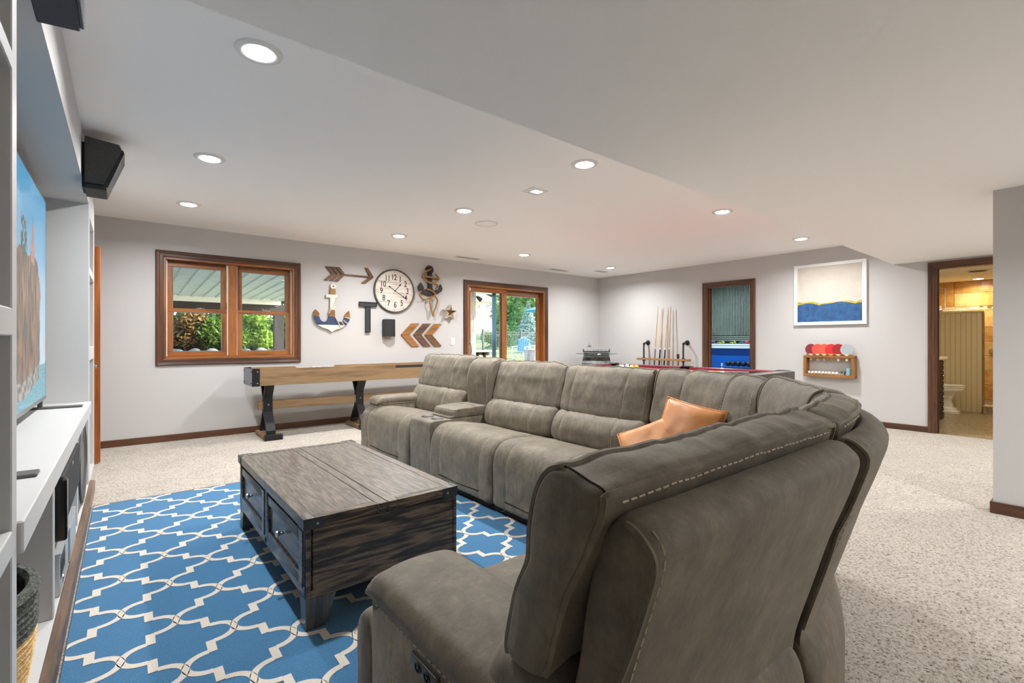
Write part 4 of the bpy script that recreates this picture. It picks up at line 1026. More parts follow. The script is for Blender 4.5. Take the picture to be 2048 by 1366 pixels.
ob('rope_binding', MB().cyl((3.728, ya-.004, 1.515), (3.730, ya-.004, 1.56), .017, n=8), M_rope, t)
# barn star: hollow five-pointed box
t = thing('barn_star', 'small hollow wooden star with whitewashed sides right of the anchors', 'wall decor', (4.03, Yw-.07, 1.47))
cxs, czs = 4.034, 1.585
def star(ro, ri, k=0): return [(cxs+(ro if i % 2 == 0 else ri)*math.sin(i*PI/5+.06), czs+(ro if i % 2 == 0 else ri)*math.cos(i*PI/5+.06)) for i in range(10)]
o_, i_ = star(.124, .052), star(.112, .045); mb = MB(); n_ = 10
f0, f1 = Yw-.085, Yw-.004
vs = [(a, f0, b) for a, b in o_]+[(a, f0, b) for a, b in i_]+[(a, f1, b) for a, b in o_]+[(a, f1, b) for a, b in i_]
for i in range(10):
    j = (i+1) % 10
    mb.add([vs[i], vs[j], vs[10+j], vs[10+i]], [(0, 1, 2, 3)]); mb.add([vs[i], vs[j], vs[20+j], vs[20+i]], [(0, 1, 2, 3)]); mb.add([vs[10+i], vs[10+j], vs[30+j], vs[30+i]], [(0, 1, 2, 3)]); mb.add([vs[20+i], vs[20+j], vs[30+j], vs[30+i]], [(0, 1, 2, 3)])
ob('star_box', mb, mat('whitewashed_star', S(196, 182, 160), .7, col2=S(226, 216, 200), vscale=30), t, ang=20)
ob('star_back', plate(i_, Yw-.012, Yw-.005), M_plank2, t)
# light switch
t = thing('light_switch', 'white rocker light switch plate left of the sliding door', 'switch', (4.12, Yw, 1.06))
ob('plate', bx(4.083, 4.157, Yw-.006, Yw, 1.062, 1.182), M_white2, t, bevel=.002); ob('rocker', bx(4.104, 4.136, Yw-.010, Yw-.005, 1.088, 1.156), M_white2, t, bevel=.002)

# ================================================================== SHUFFLEBOARD TABLE
sb = thing('shuffleboard_table', 'long brown shuffleboard table with black steel legs along the window wall', 'game table', (2.5, 6.15, 0))
SX0, SX1, SY0, SY1, SZ0, SZ1 = 1.095, 4.05, 5.935, 6.40, .622, .812
M_sbw = wood('oak_brown_laminate', S(112, 88, 60), S(146, 118, 84), 'x', .5, 6, 16)
def rail(y0, y1, dip):
    pts = [(SX0+.075, SZ0), (SX1, SZ0), (SX1, SZ1+.006)]
    for a, b in reversed(dip): pts += [(b+.04, SZ1), (b, SZ1-.046), (a, SZ1-.046), (a-.04, SZ1)]
    pts += [(SX0+.075, SZ1)]
    return MB().prism(pts, 'y', y0, y1)
ob('front_rail', rail(SY0, SY0+.035, [(2.82, 3.25)]), M_sbw, sb, bevel=.002)
ob('back_rail', rail(SY1-.035, SY1, [(1.70, 2.12)]), M_sbw, sb, bevel=.002)
ob('playfield', bx(SX0+.06, SX1-.03, SY0+.09, SY1-.09, SZ0+.08, SZ0+.125), wood('maple_playfield', S(176, 136, 88), S(206, 170, 120), 'x', .25, 5), sb)
ob('gutter', bx(SX0+.03, SX1-.02, SY0+.036, SY1-.036, SZ0+.02, SZ0+.04), M_blackm, sb)
ob('bottom', bx(SX0+.08, SX1, SY0+.03, SY1-.03, SZ0, SZ0+.02), M_sbw, sb)
ob('end_plate', bx(SX0, SX0+.012, SY0-.003, SY1+.003, SZ0-.003, SZ1+.003), mat('silver_grey_end_plate', S(120, 124, 130), .4, .5), sb, bevel=.002)
ob('end_plate', bx(SX1, SX1+.012, SY0-.003, SY1+.003, SZ0-.003, SZ1+.003), M_black, sb, bevel=.002)
for y0, y1 in ((SY0-.006, SY0), (SY1, SY1+.006)):
    c_ = ob('corner_plate', bx(SX0, SX0+.078, y0, y1, SZ0-.004, SZ1+.004), M_black, sb)
    for z in (SZ0+.03, SZ1-.03): ob('bolt', MB().ball((SX0+.055, y0, z), .007, 8, 5), M_steel, c_)
for y in (SY0+.03, SY1-.03):
    for z in (SZ0+.03, SZ1-.03): ob('bolt', MB().ball((SX0, y, z), .009, 8, 5), M_black, sb)
ob('score_rod', MB().cyl((1.66, SY1-.018, SZ1-.02), (2.16, SY1-.018, SZ1-.02), .006, n=8).cyl((1.86, SY1-.018, SZ1-.018), (2.07, SY1-.018, SZ1-.018), .013, n=10), M_steel, sb)
ob('puck_tray', bx(2.83, 3.24, SY0+.034, SY0+.05, SZ1-.075, SZ1-.01), M_blackm, sb)
for xl in (1.30, 2.40, 3.55):
    ycn = (SY0+SY1)/2; leg = MB()
    for q_ in (1, -1):       # two bent flat-steel straps, front and back, meeting at a waist round the stretcher
        yf = lambda d: ycn-q_*d
        P_ = [(.175, .62), (.115, .62), (.022, .47), (.022, .30), (.165, .10), (.165, .055)]
        T_ = .016
        for (d0, z0_), (d1, z1_) in zip(P_[:-1], P_[1:]):
            ya, yb = yf(d0), yf(d1)
            leg.hexa([(xl-.048, ya-T_, z0_), (xl+.048, ya-T_, z0_), (xl+.048, ya+T_, z0_), (xl-.048, ya+T_, z0_)], [(xl-.048, yb-T_, z1_), (xl+.048, yb-T_, z1_), (xl+.048, yb+T_, z1_), (xl-.048, yb+T_, z1_)])
    lg = ob('leg', leg, M_black, sb)
    ob('leg_bolt', MB().ball((xl+.005, ycn-.038, .38), .008, 8, 5), M_steel, lg)
    ob('foot_board', bx(xl-.08, xl+.10, SY0-.03, SY1+.02, .006, .055), M_sbw, sb, bevel=.003)
    ob('foot_cap', bx(xl-.085, xl+.105, SY0-.04, SY0+.03, .0, .062), M_black, sb, bevel=.003)
ob('stretcher', bx(1.20, 3.62, (SY0+SY1)/2-.020, (SY0+SY1)/2+.020, .325, .425), M_sbw, sb, bevel=.003)
# ================================================================== POOL TABLE and company
PX0, PX1, PY0, PY1, PZ = 4.40, 5.56, 2.03, 4.50, .805
pt = thing('pool_table', 'pool table with burgundy cloth and a dark padded cover behind the sofa', 'pool table', (4.98, 3.26, 0))
M_cl = mat('burgundy_cloth', S(146, 40, 62), .85, var=.12, vscale=60, bump=.2, bscale=500)
M_rl = mat('burgundy_cushion_cloth', S(128, 24, 44), .8, bump=.2, bscale=500)
M_cv = mat('brown_grey_vinyl', S(92, 84, 80), .38, var=.12, vscale=10, bump=.15, bscale=160)
M_mh = wood('mahogany', S(44, 22, 18), S(78, 40, 30), 'y', .3, 6, coat=.5)
ob('playing_surface', bx(PX0+.13, PX1-.13, PY0+.13, PY1-.13, .755, .775), M_cl, pt)
for a in ((PX0, PX0+.10, PY0+.10, PY1-.10), (PX1-.10, PX1, PY0+.10, PY1-.10)): ob('rail', bx(*a, .70, PZ), M_mh, pt, bevel=.012, seg=2)
ob('rail', bx(PX0+.1, PX1-.1, PY1-.10, PY1, .70, PZ), M_mh, pt, bevel=.012, seg=2)
# near end: rail wrapped in grey-brown vinyl, rounded corners
rp = []
def arcp(cx, cy, r, a0, a1, n=7): return [(cx+r*math.cos(R(a0+(a1-a0)*k/n)), cy+r*math.sin(R(a0+(a1-a0)*k/n))) for k in range(n+1)]
rp = arcp(PX0+.08, PY0+.08, .08, 180, 270)+arcp(PX1-.08, PY0+.08, .08, 270, 360)+[(PX1, PY0+.14), (PX0, PY0+.14)]
ob('end_rail', MB().prism(rp, 'z', .69, PZ+.004), M_cv, pt, bevel=.014, seg=2)
sk = arcp(PX0+.07, PY0+.07, .075, 180, 270)+arcp(PX1-.07, PY0+.07, .075, 270, 360)+[(PX1+.004, PY0+.35), (PX0-.004, PY0+.35)]
ob('end_cabinet', MB().prism(sk, 'z', .60, .695), M_cv, pt, bevel=.01)
for k, (x0, x1, y0, y1) in enumerate(((PX0+.10, PX0+.145, PY0+.20, (PY0+PY1)/2-.06), (PX0+.10, PX0+.145, (PY0+PY1)/2+.06, PY1-.20), (PX1-.145, PX1-.10, PY0+.20, (PY0+PY1)/2-.06), (PX1-.145, PX1-.10, (PY0+PY1)/2+.06, PY1-.20), (PX0+.2, PX1-.2, PY0+.10, PY0+.145), (PX0+.2, PX1-.2, PY1-.145, PY1-.10))):
    ob('cushion', bx(x0, x1, y0, y1, .772, PZ-.003), M_rl, pt, bevel=.006)
ob('cabinet', bx(PX0+.05, PX1-.05, PY0+.08, PY1-.06, .48, .70), M_mh, pt, bevel=.01)
for x in (PX0+.2, PX1-.2):
    for y in (PY0+.3, PY1-.3):
        l_ = ob('leg', MB().lathe([(.075, 0), (.085, .03), (.06, .08), (.075, .22), (.09, .34), (.06, .40), (.095, .44), (.095, .49)], (x, y, 0), 'z', 18), M_mh, pt)
M_pk = mat('black_pocket_leather', S(28, 26, 26), .5)
for x, y in ((PX0+.10, PY0+.10), (PX1-.10, PY0+.10), (PX0+.10, PY1-.10), (PX1-.10, PY1-.10), (PX0+.085, (PY0+PY1)/2), (PX1-.085, (PY0+PY1)/2)):
    pk = ob('pocket', MB().lathe([(.07, .0), (.078, .012), (.064, .016), (.055, 0), (.05, -.08), (0, -.09)], (x, y, PZ-.006), 'z', 18), M_pk, pt)
    nt = MB()
    for k in range(8):
        a = k*PI/4; nt.tube([(x+.055*math.cos(a), y+.055*math.sin(a), .70), (x+.05*math.cos(a+.4), y+.05*math.sin(a+.4), .63), (x+.03*math.cos(a), y+.03*math.sin(a), .555)], .004, 5)
        nt.tube([(x+.055*math.cos(a), y+.055*math.sin(a), .70), (x+.05*math.cos(a-.4), y+.05*math.sin(a-.4), .63), (x+.03*math.cos(a), y+.03*math.sin(a), .555)], .004, 5)
    ob('net', nt, M_pk, pk)
dr = []
ob('end_tassel_trim', MB().tube([(PX0-.01+.02*math.sin(k*1.9)*0+(PX1-PX0+.02)*k/60, PY0-.006, .60-.012*abs(math.sin(k*.9))) for k in range(61)], .006, 5), M_pk, pt)
# balls racked at the far spot
cols = [('yellow', S(238, 200, 60)), ('blue', S(30, 60, 150)), ('red', S(200, 34, 30)), ('purple', S(80, 40, 110)), ('orange', S(226, 120, 40)), ('dark green', S(22, 92, 70)), ('maroon', S(120, 30, 36)), ('black', S(20, 20, 22)),
        ('yellow-striped', S(238, 200, 60)), ('blue-striped', S(30, 60, 150)), ('red-striped', S(200, 34, 30)), ('purple-striped', S(80, 40, 110)), ('orange-striped', S(226, 120, 40)), ('green-striped', S(22, 92, 70)), ('maroon-striped', S(120, 30, 36))]
M_ivory = mat('ivory_ball', S(238, 226, 202), .12, coat=.6)
rowpos = []
bxc, byc = 4.95, 3.64
for r_ in range(5):
    for k in range(r_+1): rowpos.append((bxc+(k-r_/2)*.0575, byc+r_*.0498))
order = [0, 8, 2, 9, 7, 4, 12, 1, 10, 3, 5, 11, 6, 13, 14]
for (x, y), ci in zip(rowpos, order):
    nm, c_ = cols[ci]; st = ci > 7
    t = thing('billiard_ball', f'glossy {nm} billiard ball in the triangle racked on the burgundy cloth', 'ball', (x, y, .775), 'racked billiard balls')
    mname = 'ball_'+nm.replace(' ', '_')
    if st:
        ob('shell', MB().ball((x, y, .775+.0286), .0286, 14, 9), M_ivory, t)
        pf = [(.0288*math.cos(a), .0288*math.sin(a)) for a in (-.5, -.25, 0, .25, .5)]
        ob('stripe', MB().lathe([(.0285*math.cos(-.5), -.0287*math.sin(.5))]+pf, (0, 0, 0), 'z', 16).xf(Matrix.Translation((x, y, .8036)) @ Matrix.Rotation(.6, 4, 'X') @ Matrix.Rotation(ci, 4, 'Y')), mat(mname, c_, .12, coat=.6), t)
    else: ob('shell', MB().ball((x, y, .775+.0286), .0286, 14, 9), mat(mname, c_, .12, coat=.6), t)
    ob('number_dot', MB().lathe([(0, .0008), (.011, -.0016), (.0, -.004)], (0, 0, .0284), 'z', 10).xf(Matrix.Translation((x, y, .8036)) @ Matrix.Rotation(.9, 4, 'Y') @ Matrix.Rotation(ci*1.3, 4, 'Z')), M_ivory, t)
M_maple = wood('maple_shaft', S(206, 166, 116), S(232, 200, 156), 'y', .25, 8); M_maplez = wood('maple_shaft_upright', S(176, 140, 96), S(214, 178, 132), 'z', .3, 8)
def cue(p0, p1, label, butt, wrap, group, ms, band=(.30, .33)):
    """p0 butt end, p1 tip"""
    p0, p1 = Vector(p0), Vector(p1); P = lambda s: p0.lerp(p1, s); r_ = lambda s: .0145-.0082*s
    t = thing('pool_cue', label, 'cue', tuple(p0), group)
    def seg(nm, a, b, m): ob(nm, MB().tube([P(a), P(b)], [r_(a), r_(b)], 10), m, t)
    seg('butt', .0, .12, butt); seg('wrap', .12, band[0], wrap); seg('collar', *band, M_white2); seg('shaft', band[1], .98, ms); seg('ferrule', .98, .994, M_white2); seg('tip', .994, 1, mat('blue_tip', S(70, 110, 150), .9) if 'blue_tip' not in bpy.data.materials else bpy.data.materials['blue_tip'])
M_bk = mat('black_lacquer', S(22, 22, 24), .2, coat=.5); M_irish = mat('linen_wrap', S(120, 116, 116), .8, bump=.6, bscale=300); M_nvl = mat('midnight_lacquer', S(28, 34, 52), .25, coat=.5); M_wal = wood('walnut_butt', S(120, 78, 44), S(168, 120, 76), 'z', .3, 6)
cue((5.12, 2.16, .795), (4.70, 3.42, .79), 'pool cue with black butt lying lengthwise on the burgundy cloth, nearer the far rail', M_bk, M_irish, 'cues on the pool table', M_maple)
cue((4.78, 2.20, .795), (4.62, 3.48, .785), 'second pool cue lying on the burgundy cloth, nearer the sofa', M_bk, M_nvl, 'cues on the pool table', M_maple)
# ---- pipe-and-board cue rack on the right wall
ck_ = thing('cue_rack', 'wall cue rack of black pipe with a wooden board', 'rack', (7.55, 5.0, .70))
M_rb = wood('rack_board_wood', S(128, 90, 50), S(170, 124, 76), 'y', .5, 6); M_pipe = mat('black_iron_pipe', S(52, 52, 54), .5, .5)
xr = 7.53
ob('board', bx(xr-.055, xr+.075, 4.455, 5.495, .780, .815), M_rb, ck_, bevel=.003)
for y in (5.37, 4.56):
    p = ob('pipe', MB().tube([(xr, y, .55), (xr, y, 1.04), (xr+.01, y, 1.075), (xr+.035, y, 1.098), (7.676, y+.012, 1.098)], .0145, 10), M_pipe, ck_)
    ob('flange', MB().lathe([(0, -.03), (.022, -.03), (.024, -.012), (.044, -.010), (.046, 0), (0, 0)], (7.679, y+.012, 1.098), 'x', 22), M_pipe, p)
    ob('elbow', MB().ball((xr+.006, y, 1.078), .024, 10, 7), M_pipe, p)
    ob('lower_collar', MB().cyl((xr, y, .765), (xr, y, .78), .03, n=12).cyl((xr, y, .815), (xr, y, .826), .03, n=12), M_pipe, p)
ob('lower_board', bx(xr-.055, xr+.075, 4.455, 5.495, .515, .55), M_rb, ck_, bevel=.003)
for yb, yt, zt, bt, wp, lab in ((5.16, 5.11, 1.765, M_bk, M_irish, 'pool cue with dark butt standing leftmost in the wall rack'), (5.06, 4.995, 1.735, M_bk, M_bk, 'pool cue with long black butt standing second from left in the rack'), (4.955, 4.90, 1.73, M_nvl, M_nvl, 'pool cue with white collar and midnight butt standing third in the rack'), (4.855, 4.85, 1.75, M_wal, M_wal, 'pool cue with walnut butt standing rightmost in the wall rack')):
    cue((xr+.005, yb, .551), (7.60, yt, zt), lab, bt, wp, 'cues in the wall rack', M_maplez, (.36, .385))
t = thing('rack_brush', 'short wooden rail brush standing upright in the rack right of the cues', 'brush', (xr, 4.655, .551))
ob('handle', MB().cyl((xr, 4.655, .551), (xr, 4.655, .82), .010, n=10), M_wal, t); ob('head', bx(xr-.012, xr+.012, 4.635, 4.675, .82, .905), M_wal, t, bevel=.004); ob('bristles', bx(xr-.026, xr-.012, 4.638, 4.672, .825, .90), M_blackm, t)
# ---- half barrel with glass top in the corner
br = thing('barrel_table', 'old oak barrel side table with steel hoops and a round glass top in the corner', 'barrel', (6.90, 5.98, 0))
bxx, byy, bh = 6.90, 5.98, .885
def br_r(z): return .225+.075*math.sin(PI*(z+.02)/(bh+.04))
NST = 22
M_stave = [wood('oak_stave_'+n, a, b, 'z', .65, 6) for n, a, b in (('brown', S(74, 58, 44), S(112, 90, 68)), ('grey', S(70, 62, 54), S(104, 92, 80)), ('dark', S(54, 44, 36), S(88, 72, 56)))]
for k in range(NST):
    a0, a1 = 2*PI*(k+.03)/NST, 2*PI*(k+.97)/NST; mb = MB(); zs = [i*bh/8 for i in range(9)]; vs = []
    for z in zs:
        for r_, a in ((br_r(z), a0), (br_r(z), a1), (br_r(z)-.022, a1), (br_r(z)-.022, a0)): vs.append((bxx+r_*math.cos(a), byy+r_*math.sin(a), z))
    fs = [(i*4+j, i*4+(j+1) % 4, (i+1)*4+(j+1) % 4, (i+1)*4+j) for i in range(8) for j in range(4)]+[(0, 1, 2, 3), (35, 34, 33, 32)]
    ob('stave', mb.add(vs, fs), M_stave[k % 3], br)
for z0_, z1_ in ((bh-.055, bh), (bh-.17, bh-.12), (bh-.32, bh-.28), (.26, .30), (.12, .17), (0, .05)):
    ob('hoop', MB().lathe([(br_r(z0_)+.001, z0_), (br_r(z0_)+.005, z0_), (br_r(z1_)+.005, z1_), (br_r(z1_)+.001, z1_)], (bxx, byy, 0), 'z', 40), M_steel, br)
ob('barrel_head', MB().lathe([(0, bh-.035), (br_r(bh)-.02, bh-.035), (br_r(bh)-.02, bh-.06), (0, bh-.06)], (bxx, byy, 0), 'z', 30), M_stave[0], br)
M_gt = glass('glass_top', (.82, .92, .88))
gt = ob('glass_top', MB().lathe([(0, bh+.002), (.385, bh+.002), (.39, bh+.006), (.385, bh+.012), (0, bh+.012)], (bxx, byy, 0), 'z', 48), M_gt, br)
ob('glass_edge', MB().lathe([(.3855, bh+.0025), (.391, bh+.006), (.3855, bh+.0115)], (bxx, byy, 0), 'z', 48), mat('green_glass_edge', S(70, 96, 92), .15), gt)
vdir = Vector((bxx, byy, 0)).normalized(); sd = Vector((vdir.y, -vdir.x, 0)); base = Vector((bxx, byy, bh+.012))
ty = thing('serving_tray', 'dark iron serving tray with upright end handles on the barrel glass', 'tray', tuple(base))
def tr_(a, b, c): return base+sd*a-vdir*b+Vector((0, 0, c))
ob('tray_base', MB().hexa([tr_(-.235, -.12, 0), tr_(.235, -.12, 0), tr_(.235, .12, 0), tr_(-.235, .12, 0)], [tr_(-.235, -.12, .012), tr_(.235, -.12, .012), tr_(.235, .12, .012), tr_(-.235, .12, .012)]), M_stave[2], ty)
ob('tray_rail', MB().tube([tr_(-.24, .12, .034), tr_(.24, .12, .034)], .010, 8).tube([tr_(-.24, -.12, .034), tr_(.24, -.12, .034)], .010, 8), M_pipe, ty)
for s_ in (-.24, .24): ob('tray_handle', MB().tube([tr_(s_, -.12, .03), tr_(s_, -.05, .075), tr_(s_, .05, .075), tr_(s_, .12, .03)], .010, 8), M_pipe, ty)
M_cg = glass('clear_crystal', (.975, .98, .98), 1.18)
dc = base+sd*-.13+Vector((0, 0, .0125))
t = thing('decanter', 'clear square glass decanter with flat stopper on the serving tray', 'decanter', tuple(dc))
ob('bottle', MB().box(-.045, .045, -.045, .045, 0, .115).hexa([(-.045, -.045, .115), (.045, -.045, .115), (.045, .045, .115), (-.045, .045, .115)], [(-.014, -.014, .135), (.014, -.014, .135), (.014, .014, .135), (-.014, .014, .135)]).cyl((0, 0, .135), (0, 0, .165), .013, .015).xf(Matrix.Translation(dc) @ Matrix.Rotation(.7, 4, 'Z')), M_cg, t, bevel=.003)
ob('stopper', MB().box(-.028, .028, -.01, .01, .178, .20).cyl((0, 0, .16), (0, 0, .18), .010).xf(Matrix.Translation(dc) @ Matrix.Rotation(.7, 4, 'Z')), M_cg, t, bevel=.003)
for k, lab in enumerate(('clear glass tumbler beside the decanter, nearest it', 'clear glass tumbler in the middle of the serving tray', 'clear glass tumbler farthest right on the serving tray')):
    g = base+sd*(-.02+.085*k)+Vector((0, 0, .0125)); t = thing('tumbler', lab, 'glass', tuple(g), 'tumblers on the tray')
    ob('cup', MB().lathe([(0, 0), (.028, 0), (.034, .065), (.032, .065), (.027, .012), (0, .010)], tuple(g), 'z', 18), M_cg, t)
    ob('thick_base', MB().lathe([(0, 0), (.0275, .0), (.0285, .011), (0, .0105)], tuple(g), 'z', 18), M_cg, t)
ob('power_cord', MB().tube([(bxx-.29, byy+.02, .80), (bxx-.36, byy+.06, .83), (bxx-.42, byy+.1, .80), (bxx-.48, byy+.15, .62), (bxx-.5, byy+.2, .30), (bxx-.5, byy+.25, .06), (bxx-.5, byy+.3, .03)], .004, 6), mat('grey_cord_plastic', S(176, 172, 168), .6), br)

# ================================================================== RIGHT WALL: painting and paddle shelf
t = thing('framed_painting', 'white-framed abstract painting, beige over a gold line and navy blue', 'painting', (XB-.03, 2.39, 1.357))
fx = XB-.04
ob('canvas', bx(XB-.028, XB-.012, 2.0, 2.79, 1.40, 2.186), mat('beige_canvas_paint', S(206, 198, 186), .8, var=.05, vscale=6, bump=.25, bscale=60), t)
blue = [(2.79, 1.645), (2.731, 1.66), (2.651, 1.672), (2.572, 1.661), (2.513, 1.634), (2.475, 1.647), (2.361, 1.655), (2.287, 1.671), (2.214, 1.668), (2.161, 1.657), (2.073, 1.637), (2.0, 1.651)]
gold = [(2.79, 1.703), (2.721, 1.682), (2.631, 1.694), (2.552, 1.682), (2.504, 1.657), (2.418, 1.667), (2.306, 1.673), (2.214, 1.681), (2.143, 1.680), (2.073, 1.660), (2.0, 1.690)]
def rag(l, s):
    o_ = []
    for a, b in zip(l[:-1], l[1:]):
        for k in range(6): 
            y = a[0]+(b[0]-a[0])*k/6; z = a[1]+(b[1]-a[1])*k/6; o_.append((y, z+.005*noise.noise(Vector((y*40, s, 0)))+.003*noise.noise(Vector((y*120, s, 0)))))
    return o_+[l[-1]]
ob('gold_line', MB().prism(rag(gold, 1)+[(2.0, 1.60), (2.79, 1.60)], 'x', XB-.0295, XB-.028), mat('gold_paint', S(196, 162, 40), .5, var=.2, vscale=30), t)
ob('navy_field', MB().prism(rag(blue, 2)+[(2.0, 1.40), (2.79, 1.40)], 'x', XB-.031, XB-.0294), mat('navy_canvas_paint', S(36, 76, 122), .8, col2=S(54, 98, 146), vscale=14, bump=.3, bscale=90), t)
M_fr = mat('white_frame', S(236, 236, 234), .4)
for a in ((1.952, 2.0, 1.356, 2.228), (2.79, 2.838, 1.356, 2.228), (2.0, 2.79, 1.356, 1.402), (2.0, 2.79, 2.184, 2.228)): ob('frame_side', bx(XB-.04, XB-.001, *a), M_fr, t, bevel=.002)
# paddle shelf
t = thing('paddle_shelf', 'open wooden box shelf on the right wall below the painting', 'shelf', (XB-.06, 2.38, .625))
M_ps = wood('pine_stained_shelf', S(112, 72, 32), S(158, 108, 56), 'y', .55, 6); M_psz = wood('pine_stained_upright', S(112, 72, 32), S(158, 108, 56), 'z', .55, 6)
sx0 = XB-.115
ob('top_board', bx(sx0, XB, 2.067, 2.685, .888, .927), M_ps, t, bevel=.002); ob('bottom_board', bx(sx0, XB, 2.067, 2.685, .626, .663), M_ps, t, bevel=.002)
ob('side_board', bx(sx0, XB, 2.067, 2.107, .663, .888), M_psz, t, bevel=.002); ob('side_board', bx(sx0, XB, 2.645, 2.685, .663, .888), M_psz, t, bevel=.002)
reds = [('dark maroon', S(134, 44, 52)), ('coral red', S(226, 84, 66)), ('orange red', S(230, 92, 70)), ('bright red', S(206, 46, 44)), ('deep crimson', S(158, 36, 38)), ('pale grey', S(166, 176, 180))]
M_pw = wood('paddle_plywood', S(206, 170, 124), S(232, 204, 164), 'z', .4, 8)
for k, ((nm, c_), y) in enumerate(zip(reds, (2.598, 2.513, 2.428, 2.343, 2.255, 2.155))):
    xx = XB-.068-.0065*k
    t = thing('table_tennis_paddle', f'{nm} table tennis paddle standing in the shelf slot', 'paddle', (xx, y, .86), 'paddles in the wall shelf')
    zc = 1.010
    def dsk(r_): return [(y+r_*math.cos(a*PI/18), zc+r_*1.02*math.sin(a*PI/18)) for a in range(36)]
    ob('blade', MB().prism(dsk(.077), 'x', xx-.0025, xx+.0025), M_pw, t)
    flat = [(a, b) for a, b in dsk(.076) if b > zc-.062]
    flat.sort(key=lambda p: math.atan2(p[1]-zc, p[0]-y) if math.atan2(p[1]-zc, p[0]-y) > -PI/2 else math.atan2(p[1]-zc, p[0]-y)+2*PI)
    ob('rubber', MB().prism(flat, 'x', xx-.0052, xx-.0025), mat('rubber_'+nm.replace(' ', '_'), c_, .45), t)
    ob('back_rubber', MB().prism(flat, 'x', xx+.0025, xx+.0042), M_blackm, t)
    ob('handle', MB().prism([(y-.03, .948), (y+.03, .948), (y+.014, .925), (y+.015, .855), (y-.015, .855), (y-.014, .925)], 'x', xx-.008, xx+.008), M_pw if k != 3 else mat('yellow_handle', S(206, 150, 40), .4), t, bevel=.002)
ORD = 'first second third fourth fifth sixth seventh eighth ninth'.split()
M_pp = mat('celluloid_white', S(244, 240, 230), .35)
for k in range(9):
    o = ob('table_tennis_ball', MB().ball((XB-.07, 2.622-k*.0425, .683), .02, 12, 8), M_pp); tag(o, f'white table tennis ball, {ORD[k]} from the left in the row inside the wooden shelf', 'ball', 'table tennis balls in the shelf')
t = thing('paper_roll_can', 'light blue cylinder standing at the right end inside the shelf', 'can', (XB-.07, 2.14, .663))
ob('body', MB().lathe([(0, 0), (.028, 0), (.029, .003), (.029, .088), (.027, .09), (0, .09)], (XB-.07, 2.142, .663), 'z', 20), mat('light_blue_tin', S(130, 192, 206), .4), t); ob('lid_rim', MB().lathe([(.029, .086), (.031, .088), (.03, .093), (.0, .093)], (XB-.07, 2.142, .663), 'z', 20), mat('pale_blue_lid', S(160, 212, 222), .4), t)
t = thing('net_clamp', 'small black bar-shaped clamp with a white mark inside the paddle shelf', 'clamp', (XB-.08, 2.21, .663))
ob('bar', bx(XB-.092, XB-.07, 2.175, 2.245, .688, .712), M_black, t, bevel=.004); ob('post', bx(XB-.088, XB-.074, 2.18, 2.19, .663, .69), M_black, t)
ob('mark', bx(XB-.0925, XB-.0915, 2.225, 2.236, .696, .704).box(XB-.0925, XB-.0915, 2.185, 2.212, .698, .702), M_white2, t)
# ================================================================== BATHROOM beyond door_3
M_cream = mat('cream_beadboard', S(206, 190, 150), .55); M_por = mat('white_porcelain', S(240, 234, 220), .15, coat=.6)
def pebble():
    m, n, l, b = newmat('speckled_epoxy_floor'); v = coords(n, l)
    vo = n.new('ShaderNodeTexVoronoi'); vo.inputs['Scale'].default_value = 70; l.new(v, vo.inputs['Vector'])
    rp = n.new('ShaderNodeValToRGB'); l.new(vo.outputs['Color'], rp.inputs[0]); e = rp.color_ramp.elements
    e[0].color = (*S(110, 92, 66), 1); e[1].color = (*S(190, 170, 136), 1); l.new(rp.outputs[0], b.inputs['Base Color']); b.inputs['Roughness'].default_value = .25
    bp = n.new('ShaderNodeBump'); bp.inputs['Strength'].default_value = .5; bp.inputs['Distance'].default_value = .004; l.new(vo.outputs['Distance'], bp.inputs['Height']); l.new(bp.outputs[0], b.inputs['Normal']); return m
QX, QZ, QY = 11.8, 2.21, 2.06
struct('floor_bathroom', bx(XB-.001, QX+.1, -.6, QY, -.1, -.001), pebble())
struct('ceiling_bathroom', bx(XB+.12, QX+.1, -.6, QY+.1, QZ, QZ+.1), M_ceil)
struct('wall_bathroom_left', bx(XB+.12, QX+.1, QY, QY+.1, 0, QZ), mat('bathroom_paint', S(214, 198, 160), .7))
struct('wall_bathroom_right', bx(XB+.12, QX+.1, -.7, -.6, 0, QZ), bpy.data.materials['bathroom_paint'])
wt = struct('wall_bathroom_back', bx(QX, QX+.1, -.6, QY, 0, QZ), mat('sand_grout', S(206, 180, 130), .8))
M_tile = [mat('golden_travertine_'+n, S(*a), .3, col2=S(*b), vscale=9, bump=.08, bscale=40, contrast=(.3, .7)) for n, a, b in (('light', (206, 160, 86), (232, 200, 138)), ('warm', (196, 142, 66), (226, 184, 112)), ('deep', (186, 132, 60), (216, 172, 100)))]
rows = [(2.0, 2.205), (1.755, 1.993), (1.38, 1.675), (1.127, 1.373), (.872, 1.12), (.617, .865), (.362, .61), (.107, .355)]
for z0, z1 in rows:
    for k in range(6):
        y0 = .265+k*.355
        ob('tile', bx(QX-.010-.0015*rnd.random(), QX, y0+.004, min(QY-.002, y0+.351), z0, z1), rnd.choice(M_tile), wt, bevel=.002)
mos = []
M_mo = [mat('mosaic_'+n, S(*c), .15) for n, c in (('ivory', (240, 228, 200)), ('brown', (150, 110, 66)), ('sand', (222, 190, 130)), ('grey', (190, 180, 160)))]
for r_ in range(3):
    y = .27+rnd.random()*.05
    while y < QY-.12:
        w_ = rnd.choice((.05, .09, .13)); z = 1.682+r_*.0235
        ob('mosaic_strip', bx(QX-.009, QX, y, y+w_-.004, z, z+.021), rnd.choices(M_mo, (5, 2, 3, 2))[0], wt); y += w_
